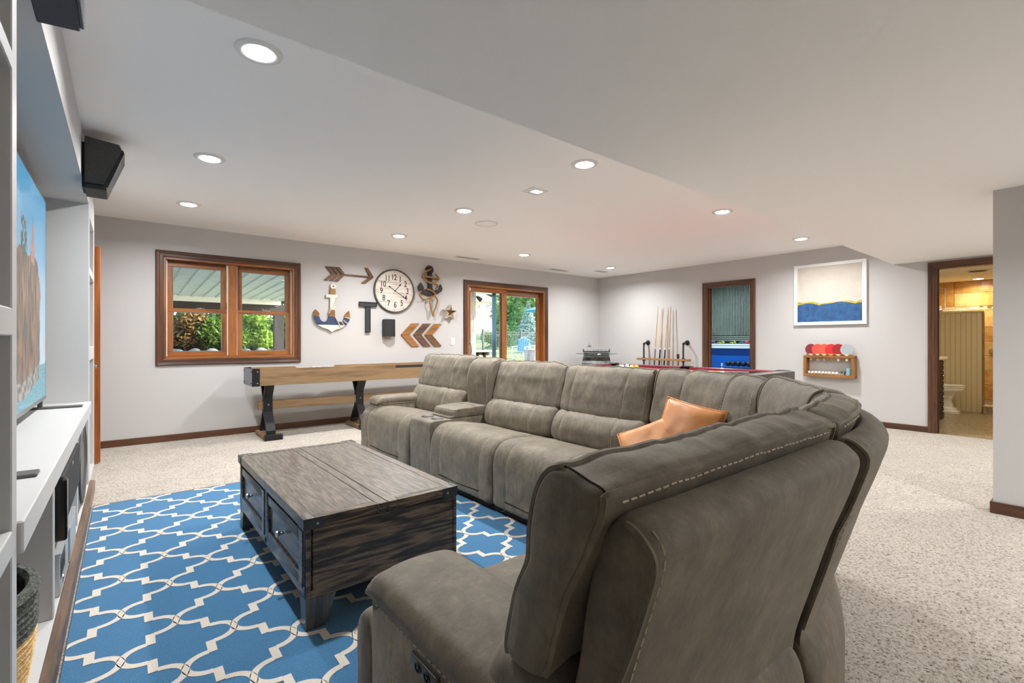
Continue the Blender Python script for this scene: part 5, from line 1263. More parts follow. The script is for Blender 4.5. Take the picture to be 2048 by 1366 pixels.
# half-height beadboard partition, cap and shower curb
p = thing('beadboard_partition', 'cream beadboard half wall screening the shower behind the toilet', 'partition', (10.43, 1.6, 0))
mb = MB(); y = 1.16
while y < QY-.01:
    y2 = min(QY, y+.062); mb.box(10.404, 10.43, y+.004, y2-.003, .0, 1.58); y = y2
ob('beadboard', mb, M_cream, p, bevel=.003)
ob('core', bx(10.412, 10.47, 1.157, QY-.002, 0, 1.58), M_cream, p)
ob('cap', bx(10.39, 10.48, 1.145, QY-.002, 1.58, 1.605), M_cream, p, bevel=.004)
ob('edge_strip', bx(10.40, 10.472, 1.140, 1.158, 0, 1.58), wood('partition_edge_wood', S(128, 100, 60), S(160, 128, 84), 'z'), p)
c_ = thing('shower_curb', 'speckled stone shower curb right of the beadboard partition', 'curb', (10.4, .7, 0))
ob('curb', bx(10.33, 10.47, .2, 1.139, 0, .11), bpy.data.materials['speckled_epoxy_floor'], c_); ob('sill', bx(10.32, 10.48, .2, 1.139, .11, .13), mat('cream_stone', S(222, 204, 160), .3), c_, bevel=.003)
sg = thing('shower_glass', 'clear glass panel standing on the partition cap', 'glass panel', (10.43, 1.8, 1.605))
ob('pane', bx(10.43, 10.438, 1.60, QY-.002, 1.605, 2.0), M_glass, sg); ob('top_rail', bx(10.427, 10.441, 1.60, QY-.002, 1.99, 2.0), M_chrome, sg); ob('side_rail', bx(10.427, 10.441, 1.592, 1.602, 1.605, 2.0), M_chrome, sg)
vl = thing('shower_valve', 'small chrome shower handle on the tile wall at the bathroom door edge', 'valve', (QX-.05, 1.18, .93))
ob('escutcheon', MB().lathe([(0, -.02), (.04, -.016), (.045, 0)], (QX-.012, 1.185, .95), 'x', 18), M_chrome, vl); ob('lever', MB().tube([(QX-.03, 1.185, .95), (QX-.06, 1.185, .95), (QX-.065, 1.13, .955)], .011, 8), M_chrome, vl)
# toilet facing -Y
to = thing('toilet', 'white toilet with closed seat standing against the beadboard partition', 'toilet', (10.12, 1.7, 0))
def egg(z, a, b, yc, fr=1.0, n=28): return [(10.12+a*math.cos(2*PI*k/n), yc+b*math.sin(2*PI*k/n)*(1.0 if math.sin(2*PI*k/n) < 0 else .8), z) for k in range(n)]
def loft(rings):
    n = len(rings[0]); mb = MB(); vs = [p_ for r_ in rings for p_ in r_]
    fs = [(i*n+k, i*n+(k+1) % n, (i+1)*n+(k+1) % n, (i+1)*n+k) for i in range(len(rings)-1) for k in range(n)]
    return mb.add(vs, fs+[tuple(range(n)), tuple(range((len(rings)-1)*n, len(rings)*n))])
def sq(z, a, y0, y1): return [(10.12+a*math.cos(2*PI*k/28)*1.25 if abs(math.cos(2*PI*k/28)*1.25) < 1 else 10.12+a*math.copysign(1, math.cos(2*PI*k/28)), (y0+y1)/2+(y1-y0)/2*max(-1, min(1, math.sin(2*PI*k/28)*1.25)), z) for k in range(28)]
ob('pedestal', loft([sq(0, .145, 1.375, 1.98), sq(.035, .145, 1.375, 1.98), sq(.04, .13, 1.40, 1.97), sq(.075, .125, 1.41, 1.97), sq(.085, .105, 1.45, 1.95), sq(.20, .10, 1.47, 1.94), sq(.24, .115, 1.45, 1.95)]), M_por, to, ang=45)
ob('bowl', loft([sq(.235, .115, 1.46, 1.95), egg(.29, .15, .25, 1.66), egg(.345, .18, .32, 1.655), egg(.375, .187, .335, 1.655), egg(.392, .185, .333, 1.655)]), M_por, to, ang=60)
ob('seat', loft([egg(.396, .183, .335, 1.655), egg(.400, .188, .342, 1.655), egg(.414, .188, .342, 1.655), egg(.418, .18, .335, 1.655)]), M_por, to, ang=50)
ob('lid', loft([egg(.424, .18, .333, 1.655), egg(.428, .186, .340, 1.655), egg(.442, .184, .336, 1.655), egg(.450, .16, .30, 1.655)]), M_por, to, ang=50)
ob('tank', bx(9.91, 10.33, 1.87, 2.05, .40, .76), M_por, to, bevel=.02, seg=2); ob('tank_lid', bx(9.90, 10.34, 1.86, 2.055, .76, .79), M_por, to, bevel=.008)
# vanity with drawers, face along -Y
va = thing('bathroom_vanity', 'black bathroom vanity with cream top glimpsed past the door jamb', 'vanity', (8.7, 1.75, 0))
ob('carcass', bx(8.25, 9.32, 1.455, QY-.004, .09, .855), M_black, va); ob('plinth', bx(8.25, 9.34, 1.44, QY-.004, 0, .09), M_black, va, bevel=.004)
ob('countertop', bx(8.2, 9.36, 1.40, QY-.004, .862, .90), mat('cream_marble', S(232, 216, 178), .25, var=.06, vscale=12), va, bevel=.006)
for x0, x1 in ((8.80, 9.30), (8.28, 8.78)):
    for k in range(5):
        z = .105+k*.15; d = ob('drawer', bx(x0, x1, 1.438, 1.455, z, z+.138), M_black, va, bevel=.004); ob('knob', MB().ball(((x0+x1)/2+.12, 1.425, z+.07), .014, 10, 7), M_chrome, d)
# bathroom lamp, fan grille, vanity light
downlight(11.42, 1.32, QZ, 'round recessed downlight over the golden tiled shower', 7, 'bathroom downlights', (1, .86, .62))
downlight(9.0, .6, QZ, 'round recessed downlight over the bathroom floor', 9, 'bathroom downlights', (1, .9, .72))
vf = thing('vent_fan', 'white exhaust fan grille on the bathroom ceiling', 'vent', (10.15, 1.18, QZ))
ob('grille', MB().lathe([(0, -.012), (.10, -.012), (.14, -.006), (.15, 0)], (10.15, 1.18, QZ), 'z', 30), M_white2, vf); ob('slot_ring', MB().lathe([(.10, -.0125), (.104, -.0135), (.108, -.011)], (10.15, 1.18, QZ), 'z', 30), M_blackm, vf)
lb = thing('vanity_light', 'two-globe vanity light on the bathroom wall', 'wall light', (8.75, QY-.05, 1.75))
ob('bar', bx(8.5, 9.0, QY-.03, QY, 1.80, 1.85), M_chrome, lb)
for x in (8.6, 8.9): ob('globe', MB().ball((x, QY-.08, 1.77), .055, 14, 9), emit('vanity_globe', (1, .9, .74), 7) if 'vanity_globe' not in bpy.data.materials else bpy.data.materials['vanity_globe'], lb)

# ================================================================== GAME ROOM beyond door_2
KX, KY0, KY1, KZ = 9.62, 2.3, 6.4, 2.44
struct('floor_game_room', bx(XB-.001, KX+.1, KY0, KY1, -.1, -.001), M_carpet)
struct('ceiling_game_room', bx(XB+.12, KX+.1, KY0, KY1, KZ, KZ+.1), M_ceil)
struct('wall_game_room_left', bx(XB+.12, KX+.1, KY1, KY1+.1, 0, KZ), M_wall); struct('wall_game_room_right', bx(XB+.12, KX+.1, KY0-.1, KY0, 0, KZ), M_wall)
wg = struct('wall_game_room_back', bx(KX, KX+.1, KY0, KY1, 0, KZ), mat('teal_black_backing', S(30, 42, 42), .8))
M_slat = mat('sage_grey_slat', S(122, 134, 126), .5, var=.08, vscale=4)
for k in range(46):
    y = 4.05+k*.0315; ob('slat', bx(KX-.03, KX, y, y+.0165, 1.25, 2.43), M_slat, wg)
for k in range(3): ob('horizontal_slat', bx(KX-.03, KX, 4.0, 5.6, 1.135+k*.037, 1.160+k*.037), M_slat, wg)
cbx = thing('blue_cabinet', 'bright blue cabinet with a white ledge below the slatted wall', 'cabinet', (9.5, 4.8, 0))
M_blue = mat('royal_blue_laminate', S(10, 96, 196), .45); M_wl = mat('white_laminate', S(220, 236, 240), .4)
ob('front_panel', bx(9.44, 9.585, 3.8, 5.7, 0, .985), M_blue, cbx); ob('ledge', bx(9.36, 9.585, 3.8, 5.7, .985, 1.075), M_wl, cbx, bevel=.003); ob('ledge_shade_strip', bx(9.357, 9.362, 3.8, 5.7, 1.040, 1.046), mat('shadow_grey_strip', S(90, 120, 130), .6), cbx)  # grey strip on the ledge face is painted as the shade of a groove
def toy(y, label, c1, c2, L=.07):
    t = thing('toy_car', label, 'toy', (9.42, y, 1.075), 'toys on the white ledge'); z = 1.075
    ob('body', MB().prism([(y-L, z+.012), (y+L, z+.012), (y+L, z+.03), (y+L*.6, z+.036), (y+L*.35, z+.058), (y-L*.5, z+.058), (y-L*.8, z+.036), (y-L, z+.032)], 'x', 9.395, 9.45), c1, t, bevel=.004)
    ob('windows', MB().prism([(y+L*.5, z+.038), (y+L*.30, z+.055), (y-L*.42, z+.055), (y-L*.7, z+.038)], 'x', 9.3935, 9.4515), c2, t)
    for s in (-.55, .55): ob('wheel', MB().cyl((9.390, y+s*L, z+.013), (9.400, y+s*L, z+.013), .013, n=12), M_blackm, t); ob('wheel', MB().cyl((9.445, y+s*L, z+.013), (9.455, y+s*L, z+.013), .013, n=12), M_blackm, t)
TC = {n: mat('toy_'+n, S(*c), .3) for n, c in (('blue', (60, 80, 150)), ('pink', (190, 120, 140)), ('yellow', (190, 190, 60)), ('red', (190, 60, 70)), ('dark', (26, 34, 44)), ('teal', (70, 120, 140)))}
toy(5.05, 'small blue toy car, leftmost on the white ledge', TC['blue'], TC['pink']); toy(4.86, 'olive-yellow toy truck left of the black one on the ledge', TC['yellow'], TC['dark'], .075); toy(4.72, 'black toy car between the yellow toys on the ledge', TC['dark'], TC['dark'], .06)
toy(4.61, 'yellow toy car right of the black one on the ledge', TC['yellow'], TC['dark'], .055); toy(4.45, 'teal toy car alone in the middle of the ledge', TC['teal'], TC['dark'], .05); toy(4.345, 'red toy car with dark windows on the ledge', TC['red'], TC['pink'], .05); toy(4.20, 'red toy car rightmost on the white ledge', TC['red'], TC['dark'], .05)
bn = thing('storage_bin', 'pale translucent bin on legs in front of the blue cabinet', 'bin', (9.2, 4.2, 0))
M_bin = mat('blue_lit_plastic', S(40, 110, 200), .35)  # white bin; the blue light of the room is put into this colour
ob('tub', bx(9.06, 9.34, 3.75, 4.66, .50, .625), M_bin, bn, bevel=.006); ob('lip', bx(9.05, 9.35, 3.74, 4.67, .625, .64), M_bin, bn)
for y in (3.76, 4.655): ob('post', bx(9.05, 9.08, y-.012, y+.012, 0, .70), M_wl, bn); ob('post', bx(9.32, 9.35, y-.012, y+.012, 0, .70), M_wl, bn)
for k in range(9):
    y = 4.60-k*.10; o = ob('foam_ball', MB().ball((9.20, y, .64+.052), .052, 14, 9), mat('black_foam_ball', S(24, 34, 44), .5) if 'black_foam_ball' not in bpy.data.materials else bpy.data.materials['black_foam_ball']); tag(o, f'black ball, {ORD[k]} from the left in the row on the blue-lit bin', 'ball', 'black balls on the bin')
downlight(8.6, 4.5, KZ, 'round recessed cool downlight in the game room', 22, 'game room downlights', (.8, .93, 1.0))
# ================================================================== OUTSIDE
def gz(x, y):
    t = max(0, y-8.5); z = -.05+.045*t
    return min(z, 3.2)
xs_ = [-14+i*3 for i in range(46)]; ys_ = [6.8, 8.5]+[10+i*4 for i in range(34)]
M_lawn = mat('lawn_grass', S(86, 112, 46), .9, col2=S(122, 146, 70), vscale=2.2, bump=.6, bscale=60)
g = ob('ground', MB().grid([(x, y, gz(x, y)) for x in xs_ for y in ys_], len(xs_), len(ys_)), M_lawn, kind='structure'); g.name = 'ground_lawn'
M_conc = mat('pale_concrete', S(206, 202, 192), .8, var=.06, vscale=6)
struct('patio_slab', MB().hexa([(3.5, 6.76, -.1), (9.0, 6.76, -.1), (13.5, 13.5, .05), (4.5, 10.0, -.1)], [(3.5, 6.76, -.02), (9.0, 6.76, -.02), (13.5, 13.5, .26), (4.5, 10.0, .05)]), M_conc)
struct('bounce_slab_left', bx(-6, 3.5, 6.76, 13.4, -.12, .16), M_conc)  # unseen slab, made pale to bounce light up to the porch roof
# porch roofs: ribbed metal underside, gutter, beam and posts
pr_ = thing('porch_roof', 'ribbed pale metal porch roof with gutter outside the double window', 'roof', (1, 7.8, 1.8))
M_rf = mat('pale_green_metal', S(172, 182, 170), .55, var=.08, vscale=5)
PY_, PYE = 6.78, 13.0
def zr_(y): return 2.38-(y-PY_)*.034
ob('roof_sheet', MB().hexa([(-6, PY_, zr_(PY_)), (3.1, PY_, zr_(PY_)), (3.1, PYE, zr_(PYE)), (-6, PYE, zr_(PYE))], [(-6, PY_, zr_(PY_)+.02), (3.1, PY_, zr_(PY_)+.02), (3.1, PYE, zr_(PYE)+.02), (-6, PYE, zr_(PYE)+.02)]), M_rf, pr_)
for k in range(39):
    x = -5.9+k*.236; w_ = .020
    ob('rib', MB().hexa([(x-w_, PY_, zr_(PY_)-.03), (x+w_, PY_, zr_(PY_)-.03), (x+w_, PYE-.02, zr_(PYE)-.03), (x-w_, PYE-.02, zr_(PYE)-.03)], [(x-w_*1.8, PY_, zr_(PY_)), (x+w_*1.8, PY_, zr_(PY_)), (x+w_*1.8, PYE-.02, zr_(PYE)), (x-w_*1.8, PYE-.02, zr_(PYE))]), M_rf, pr_)
ob('gutter', MB().prism([(13.0, 2.035), (13.10, 2.035), (13.13, 2.12), (13.13, 2.165), (12.97, 2.165)], 'x', -6, 3.05), mat('cream_gutter', S(206, 204, 190), .5), pr_)
M_post = mat('dark_weathered_timber', S(38, 32, 26), .85, var=.3, vscale=12, stretch=(1, 1, .2))
ob('beam', bx(-6, 3.3, 13.06, 13.20, 1.79, 2.06), M_post, pr_)
for x in (.70, 3.02): ob('post', bx(x-.11, x+.11, 13.02, 13.20, -.05, 1.80), M_post, pr_)
p2 = thing('porch_roof', 'edge of a second porch roof over the sliding patio door', 'roof', (5.5, 8.2, 2.3))
ob('roof_sheet', MB().hexa([(3.2, 6.78, 2.36), (7.35, 6.78, 2.36), (7.35, 9.7, 2.31), (3.2, 9.7, 2.31)], [(3.2, 6.78, 2.39), (7.35, 6.78, 2.39), (7.35, 9.7, 2.34), (3.2, 9.7, 2.34)]), M_rf, p2)
M_gpost = wood('grey_porch_post', S(116, 104, 92), S(162, 150, 136), 'z', .8, 6)
ob('post', bx(6.38, 6.53, 9.42, 9.58, -.05, 2.30), M_gpost, p2)
fl_ = thing('flood_lamp', 'black flood lamp on the grey porch post', 'lamp', (6.6, 9.45, 2.12))
ob('head', MB().lathe([(0, 0), (.03, .005), (.05, .08), (.055, .14), (0, .14)], (0, 0, 0), 'z', 16).xf(Matrix.Translation((6.56, 9.42, 2.20)) @ Matrix.Rotation(R(125), 4, 'Y')), M_black, fl_); ob('arm', MB().cyl((6.53, 9.45, 2.20), (6.57, 9.42, 2.19), .015, n=8), M_black, fl_)
# foliage helper
def leafcloud(name, parent, n, fn, size, m, up=.3, seed=0):
    r_ = random.Random(seed); mb = MB(); vs = []; fs = []
    for i in range(n):
        p, nrm = fn(r_); s = size*(.6+.8*r_.random())
        d = Vector((r_.uniform(-1, 1), r_.uniform(-1, 1), r_.uniform(-1, 1)+up)).normalized(); a = d.orthogonal().normalized(); a = (Matrix.Rotation(r_.uniform(0, 6.28), 3, d) @ a)
        b = d.cross(a)*.45; k = len(vs); P = Vector(p)
        vs += [P-a*s*.5, P+b*s*.5, P+a*s*.6, P-b*s*.5]; fs.append((k, k+1, k+2, k+3))
    o = ob(name, mb.add(vs, fs), m, parent, kind='stuff'); return o
def leafmat(name, a, b, c=None):
    m, n, l, bb = newmat(name); v = coords(n, l)
    t = n.new('ShaderNodeTexNoise'); t.inputs['Scale'].default_value = 2.4; t.inputs['Detail'].default_value = 5; l.new(v, t.inputs['Vector'])
    rp = n.new('ShaderNodeValToRGB'); l.new(t.outputs[0], rp.inputs[0]); rp.color_ramp.elements[0].position = .35; rp.color_ramp.elements[1].position = .65
    rp.color_ramp.elements[0].color = (*a, 1); rp.color_ramp.elements[1].color = (*b, 1); l.new(rp.outputs[0], bb.inputs['Base Color']); bb.inputs['Roughness'].default_value = .7
    tl = n.new('ShaderNodeBsdfTranslucent'); l.new(rp.outputs[0], tl.inputs[0]); mx = n.new('ShaderNodeMixShader'); mx.inputs[0].default_value = .35
    l.new(bb.outputs[0], mx.inputs[1]); l.new(tl.outputs[0], mx.inputs[2]); l.new(mx.outputs[0], n['Material Output'].inputs[0]); return m
M_bark = mat('bark', S(78, 62, 48), .9, var=.3, vscale=14, stretch=(1, 1, .3))
def blob(cs):
    tot = sum(c[3]**2 for c in cs)
    def f(r_):
        x = r_.uniform(0, tot)
        for c in cs:
            x -= c[3]**2
            if x <= 0: break
        while True:
            d = Vector((r_.gauss(0, 1), r_.gauss(0, 1), r_.gauss(0, 1)))
            if d.length > .01: break
        d.normalize(); return (Vector(c[:3])+d*c[3]*(.55+.5*r_.random()), d)
    return f
# retaining boulders and juniper bank beyond the porch
ter = struct('planting_bank', MB().prism([(13.7, -.1), (13.8, .80), (16, 1.2), (18, 1.0), (18.5, .1)], 'x', -6, 6.4), mat('bank_soil', S(60, 48, 36), .95, var=.3, vscale=8))
M_st = mat('grey_boulder', S(96, 103, 98), .85, col2=S(138, 143, 134), vscale=5, bump=.5, bscale=20)
xs0 = .45
for k in range(9):
    w_ = rnd.uniform(.30, .42); x = xs0+w_/2; xs0 += w_*.96; v_ = []
    mb = MB().ball((0, 0, 0), 1, 14, 9)
    mb.v = [(x+p_[0]*w_/2*(1+.15*noise.noise(Vector(p_)*1.7+Vector((k, 0, 0)))), 13.62+p_[1]*.25, .70+p_[2]*.27*(1+.2*noise.noise(Vector(p_)*1.5+Vector((0, k, 0))))) for p_ in mb.v]
    o = ob('boulder', mb, M_st); tag(o, f'grey boulder in the retaining row outside the window, number {"one two three four five six seven eight nine".split()[k]} from the left', 'stone', 'retaining boulders')
M_jg = leafmat('juniper_green', S(68, 108, 24), S(140, 172, 58)); M_jd = leafmat('juniper_dark', S(20, 32, 10), S(66, 92, 28)); M_jb = leafmat('juniper_brown', S(88, 64, 32), S(154, 118, 66))
for x, z, r_, ms, lab, sd in ((1.15, 1.35, .55, (M_jb, M_jd), 'browned juniper shrub at the left behind the boulders', 1), (2.05, 1.38, .55, (M_jg, M_jd), 'bright green juniper shrub in the middle behind the boulders', 2), (2.75, 1.45, .55, (M_jg, M_jg), 'yellow-green juniper shrub right behind the boulders', 3), (.25, 1.35, .55, (M_jd, M_jd), 'dark juniper shrub hidden left of the window view', 4), (3.6, 1.42, .6, (M_jg, M_jd), 'leafy green juniper shrub farthest right on the bank', 5)):
    t = thing('juniper_shrub', lab, 'shrub', (x, 14.4, .9), 'juniper shrubs on the bank')
    cs = [(x+rnd.uniform(-.4, .4), 14.3+rnd.uniform(-.25, .35), z+rnd.uniform(-.3, .35), r_*rnd.uniform(.4, .65)) for _ in range(8)]
    leafcloud('foliage', t, 2600, blob(cs[:5]), .10, ms[0], .5, sd); leafcloud('inner_foliage', t, 1600, blob(cs[3:]+[(x, 14.8, z, r_)]), .12, ms[1], .2, sd+20)
    ob('stem', MB().tube([(x, 14.4, .85), (x+.05, 14.35, 1.2), (x-.1, 14.3, 1.6)], [.04, .03, .012], 6).tube([(x, 14.4, .95), (x+.25, 14.2, 1.25), (x+.4, 14.1, 1.45)], [.03, .02, .008], 6), M_bark, t)
# hedge of dark trees behind the bank so the bank reads against foliage
for x, y, lab, sd in ((-2.2, 20.5, 'dense dark tree behind the juniper bank, left', 31), (2.2, 20.8, 'dense dark tree behind the juniper bank, middle', 32), (6.0, 21.5, 'dense dark tree behind the juniper bank, right', 33)):
    t = thing('broadleaf_tree', lab, 'tree', (x, y, gz(x, y)), 'garden trees')
    leafcloud('crown', t, 2600, blob([(x+rnd.uniform(-1, 1), y+rnd.uniform(-.6, .6), 2.6+rnd.uniform(-1.2, 1.6), 1.5) for _ in range(7)]), .26, M_jd, .3, sd); ob('trunk', MB().cyl((x, y, gz(x, y)-.1), (x, y, 2.2), .12, .08, 10), M_bark, t)
# metal fence
FY = 19.3; fz = gz(0, FY)
fe = thing('metal_fence', 'black metal picket fence across the lawn beyond the patio door', 'fence', (15.5, FY, fz))
M_fe = mat('black_fence_paint', S(44, 48, 50), .5)
for k in range(4):
    x = 11.35+k*2.46; p_ = ob('post', bx(x-.045, x+.045, FY-.045, FY+.045, fz-.15, fz+1.27), M_fe, fe); ob('post_cap', bx(x-.055, x+.055, FY-.055, FY+.055, fz+1.27, fz+1.30), M_fe, p_)
for z in (fz+.10, fz+1.02, fz+1.16): ob('rail', bx(11.35, 18.73, FY-.014, FY+.014, z, z+.03), M_fe, fe)
for k in range(67):
    x = 11.46+k*.11; ob('picket', bx(x-.008, x+.008, FY-.008, FY+.008, fz+.02, fz+1.18), M_fe, fe)
# neighbour's house
hs = thing('neighbour_house', 'cream two-storey house with grey roof beyond the fence', 'house', (41, 62, 2.4))
M_sid = mat('cream_siding', S(196, 182, 162), .8); M_shn = mat('grey_shingle', S(112, 110, 108), .9, var=.15, vscale=3)
hx0, hx1, hy0, hy1, hz0, hz1 = 33.0, 45.3, 60, 68, 2.2, 7.45
ob('walls', bx(hx0, hx1, hy0, hy1, hz0, hz1), M_sid, hs)
for k in range(20): ob('siding_lap', bx(hx0, hx1, hy0-.03, hy0, hz0+.3+k*.25, hz0+.52+k*.25), M_sid, hs)
ob('roof', MB().add([(hx0-.5, hy0-.5, hz1), (hx1+.5, hy0-.5, hz1), (hx1+.5, hy1+.5, hz1), (hx0-.5, hy1+.5, hz1), (hx1-4.2, 64, 10.6), (hx0+4.2, 64, 10.6)], [(0, 1, 4, 5), (1, 2, 4), (2, 3, 5, 4), (3, 0, 5), (0, 3, 2, 1)]), M_shn, hs)
ob('eave_board', bx(hx0-.5, hx1+.5, hy0-.52, hy0-.46, hz1-.2, hz1), M_white2, hs)
for x0, x1, z0, z1 in ((43.4, 44.35, 2.75, 4.15), (38.5, 39.6, 2.75, 4.15)):
    w_ = ob('window', bx(x0-.1, x1+.1, hy0-.08, hy0-.02, z0-.1, z1+.1), M_white2, hs); ob('pane', bx(x0, x1, hy0-.10, hy0-.075, z0, (z0+z1)/2-.03), mat('teal_pane', S(120, 160, 160), .1) if 'teal_pane' not in bpy.data.materials else bpy.data.materials['teal_pane'], w_); ob('pane', bx(x0, x1, hy0-.10, hy0-.075, (z0+z1)/2+.03, z1), bpy.data.materials['teal_pane'], w_)
ob('gable_vent', bx(43.55, 44.2, hy0-.08, hy0, 6.1, 6.8), mat('dark_louver', S(86, 88, 90), .6), hs)
# trees: blue spruce, conifers, broadleaf
def conifer(x, y, h, r0, lab, m, sd, n=3600, size=.16):
    z0 = gz(x, y); t = thing('spruce_tree', lab, 'tree', (x, y, z0), 'garden trees')
    def f(r_):
        while True:
            q = r_.random()
            if r_.random() < 1-q*.85: break
        tier = (q*11) % 1; rad = r0*(1-q)*(.55+.45*(1-tier)); a = r_.uniform(0, 6.28); k = .45+.6*r_.random()
        return (Vector((x+rad*k*math.cos(a), y+rad*k*math.sin(a), z0+.25+q*(h-.3)-rad*k*.18)), None)
    leafcloud('needles', t, n, f, size, m, .2, sd); ob('trunk', MB().cyl((x, y, z0-.1), (x, y, z0+h), .10, .015, 8), M_bark, t)
conifer(22.6, 26, 3.3, 1.35, 'pale blue spruce standing just behind the fence', leafmat('spruce_blue', S(96, 122, 112), S(150, 174, 164)), 51, 4200, .17)
conifer(18.6, 24, 2.6, 1.15, 'dark green spruce left of the pale blue spruce', leafmat('spruce_green', S(40, 76, 42), S(88, 124, 66)), 52)
conifer(25.8, 31, 4.6, 1.8, 'green conifer behind and right of the blue spruce', bpy.data.materials['spruce_green'], 53)
M_bl = leafmat('broadleaf_light', S(74, 114, 44), S(136, 160, 82)); M_bd = leafmat('broadleaf_mid', S(48, 88, 38), S(108, 140, 68))
def tree(x, y, zc, sp, lab, m, sd, n=3200, size=.5, r_=None):
    z0 = gz(x, y); t = thing('broadleaf_tree', lab, 'tree', (x, y, z0), 'garden trees'); q = random.Random(sd)
    cs = [(x+q.uniform(-sp, sp), y+q.uniform(-sp, sp), zc+q.uniform(-sp*.9, sp*.9), sp*q.uniform(.45, .75)) for _ in range(10)]
    leafcloud('crown', t, n, blob(cs), size, m, .3, sd); ob('trunk', MB().cyl((x, y, z0-.2), (x, y, zc), .22, .12, 10), M_bark, t)
tree(33.0, 37.0, 5.2, 2.8, 'light green tree behind the spruces', M_bl, 61); tree(38.5, 40.0, 5.5, 3.2, 'tall light green tree farthest right in the door view', M_bl, 62); tree(40, 46.0, 6.5, 3.2, 'mid green tree between the house and the light green trees', M_bd, 63)
tree(31.0, 36, 3.4, 1.3, 'low mid green tree behind the dark spruce', M_bd, 64); tree(52.5, 64, 7.5, 4.5, 'large green tree right of the neighbouring house', M_bd, 65, 3600, .8); tree(35, 75, 12, 5, 'tall tree rising behind the house roof', M_bl, 66, 3000, .9); tree(62, 70, 9, 6, 'broad green tree far beyond the spruces', M_bl, 67, 3600, .9); tree(50, 78, 11, 5.5, 'tall tree behind the right end of the house', M_bd, 68, 3200, .9)
tree(16.6, 24.5, 3.75, .5, 'thin leafy young tree in front of the house wall', M_bl, 69, 160, .26)
for x, y, lab in ((21.5, 33, 'round clipped bush beyond the fence, left'), (24.3, 33.5, 'round clipped bush beyond the fence, middle'), (27.0, 34, 'round clipped bush beyond the fence, right')):
    t = thing('round_bush', lab, 'shrub', (x, y, gz(x, y)), 'clipped bushes'); leafcloud('foliage', t, 1200, blob([(x, y, gz(x, y)+.45, .55), (x+.3, y, gz(x, y)+.4, .45)]), .16, M_bl, .3, int(x)); ob('stem', MB().cyl((x, y, gz(x, y)-.05), (x, y, gz(x, y)+.4), .05, n=8), M_bark, t)
# patio things: picnic table, adirondack chairs, planter, parasol, lounger
pc = thing('picnic_table', 'weathered picnic table with slanted legs outside the patio door', 'table', (7.0, 10.4, gz(0, 10.4)))
zt_ = .885; zb_ = .06
for k in range(5): ob('top_board', bx(6.2, 7.62, 10.0+k*.15, 10.14+k*.15, zt_-.035, zt_), mat('bleached_board', S(166, 160, 150), .8) if 'bleached_board' not in bpy.data.materials else bpy.data.materials['bleached_board'], pc, bevel=.003)
for x in (6.45, 7.35):
    for s in (1, -1): ob('leg', MB().hexa([(x-.02-s*.0, 10.37+s*.40-.045, zb_), (x+.02, 10.37+s*.40-.045, zb_), (x+.02, 10.37+s*.40+.045, zb_), (x-.02, 10.37+s*.40+.045, zb_)], [(x-.02, 10.37+s*.12-.045, zt_-.035), (x+.02, 10.37+s*.12-.045, zt_-.035), (x+.02, 10.37+s*.12+.045, zt_-.035), (x-.02, 10.37+s*.12+.045, zt_-.035)]), M_post, pc)
    ob('cross_beam', bx(x-.02, x+.02, 10.02, 10.72, zt_-.12, zt_-.035), M_post, pc)
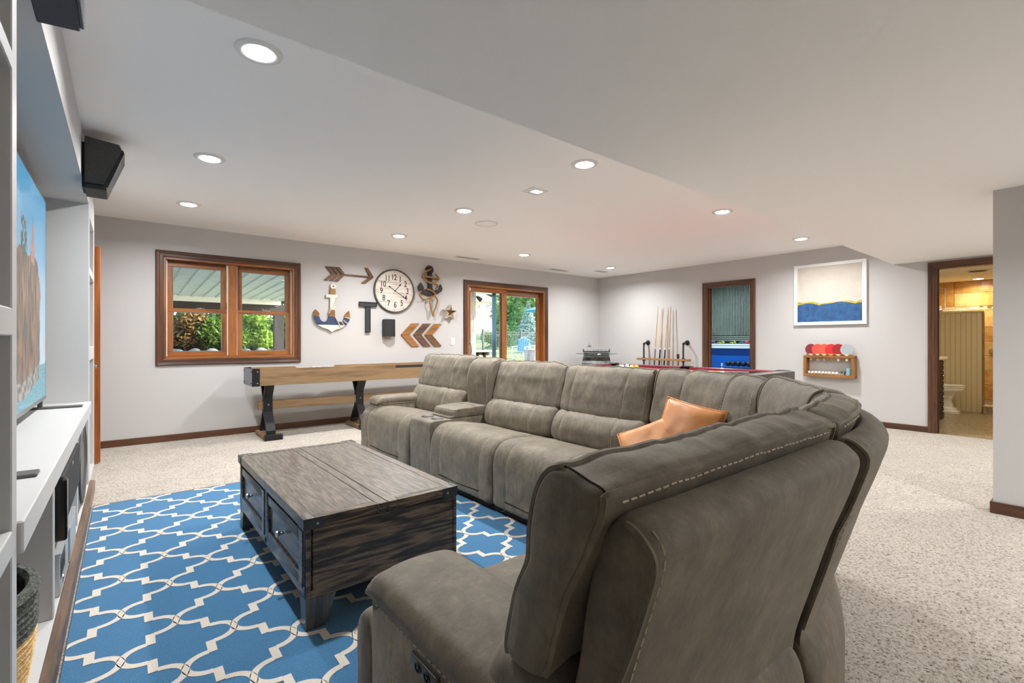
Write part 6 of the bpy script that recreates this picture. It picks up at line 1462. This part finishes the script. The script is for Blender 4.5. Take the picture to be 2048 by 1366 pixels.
def adirondack(x, y, rz, m1, m2, lab):
    z0 = gz(x, y); M_ = Matrix.Translation((x, y, z0)) @ Matrix.Rotation(rz, 4, 'Z'); t = thing('adirondack_chair', lab, 'chair', (x, y, z0), 'garden chairs')
    for k in range(5): ob('back_slat', MB().hexa([(-.26+k*.105, .22, .28), (-.17+k*.105, .22, .28), (-.17+k*.105, .245, .28), (-.26+k*.105, .245, .28)], [(-.27+k*.11, .50, .88+.06*(2-abs(k-2))), (-.17+k*.11, .50, .88+.06*(2-abs(k-2))), (-.17+k*.11, .525, .88+.06*(2-abs(k-2))), (-.27+k*.11, .525, .88+.06*(2-abs(k-2)))]).xf(M_), m1, t)
    for k in range(5): ob('seat_slat', MB().box(-.27, .27, -.30+k*.105, -.21+k*.105, .34-k*.02, .36-k*.02).xf(M_), m2, t)
    for s in (-1, 1):
        ob('arm', MB().box(s*.33-.06, s*.33+.06, -.34, .36, .55, .575).xf(M_), m2, t); ob('leg', MB().box(s*.31-.015, s*.31+.015, -.30, -.20, 0, .55).xf(M_), m2, t); ob('leg', MB().hexa([(s*.29-.015, .45, 0), (s*.29+.015, .45, 0), (s*.29+.015, .55, 0), (s*.29-.015, .55, 0)], [(s*.29-.015, -.25, .36), (s*.29+.015, -.25, .36), (s*.29+.015, -.2, .36), (s*.29-.015, -.2, .36)]).xf(M_), m2, t)
M_ad = mat('sky_blue_paint', S(78, 124, 160), .5); M_adw = mat('white_garden_paint', S(186, 190, 194), .5)
adirondack(14.05, 16.7, R(-60), M_ad, M_adw, 'garden chair with sky blue back and white legs on the lawn'); adirondack(15.35, 17.75, R(120), M_adw, M_adw, 'white garden chair facing the blue-backed one')
o = thing('planter_box', 'tall grey timber planter box at the patio edge', 'planter', (9.95, 11.1, .1)); ob('box', bx(9.74, 10.2, 10.9, 11.4, .02, .84), M_gpost, o, bevel=.006); ob('rim', bx(9.72, 10.22, 10.88, 11.42, .84, .87), M_gpost, o, bevel=.004)
u = thing('parasol', 'bright blue garden parasol at the right edge of the door view', 'parasol', (13.55, 14, gz(0, 14)))
ob('canopy', MB().lathe([(1.22, 2.36), (.6, 2.60), (0, 2.80), (0, 2.78), (.6, 2.57), (1.20, 2.34)], (13.55, 14, 0), 'z', 8), mat('azure_canvas', S(40, 130, 220), .8), u); ob('pole', MB().cyl((13.55, 14, gz(0, 14)-.05), (13.55, 14, 2.8), .022, n=10), M_white2, u)
lg = thing('sun_lounger', 'pale blue sun lounger on the patio slab', 'lounger', (9.2, 11.6, .15)); zz = .14
ob('bed', bx(8.7, 10.0, 11.5, 12.05, zz+.26, zz+.31), M_ad, lg, bevel=.01); ob('backrest', MB().hexa([(8.25, 11.5, zz+.45), (8.72, 11.5, zz+.26), (8.72, 12.05, zz+.26), (8.25, 12.05, zz+.45)], [(8.28, 11.5, zz+.50), (8.74, 11.5, zz+.31), (8.74, 12.05, zz+.31), (8.28, 12.05, zz+.50)]), M_ad, lg)
for x in (8.75, 9.9):
    for y in (11.53, 12.0): ob('leg', bx(x-.02, x+.02, y-.02, y+.02, .03, zz+.26), M_adw, lg)
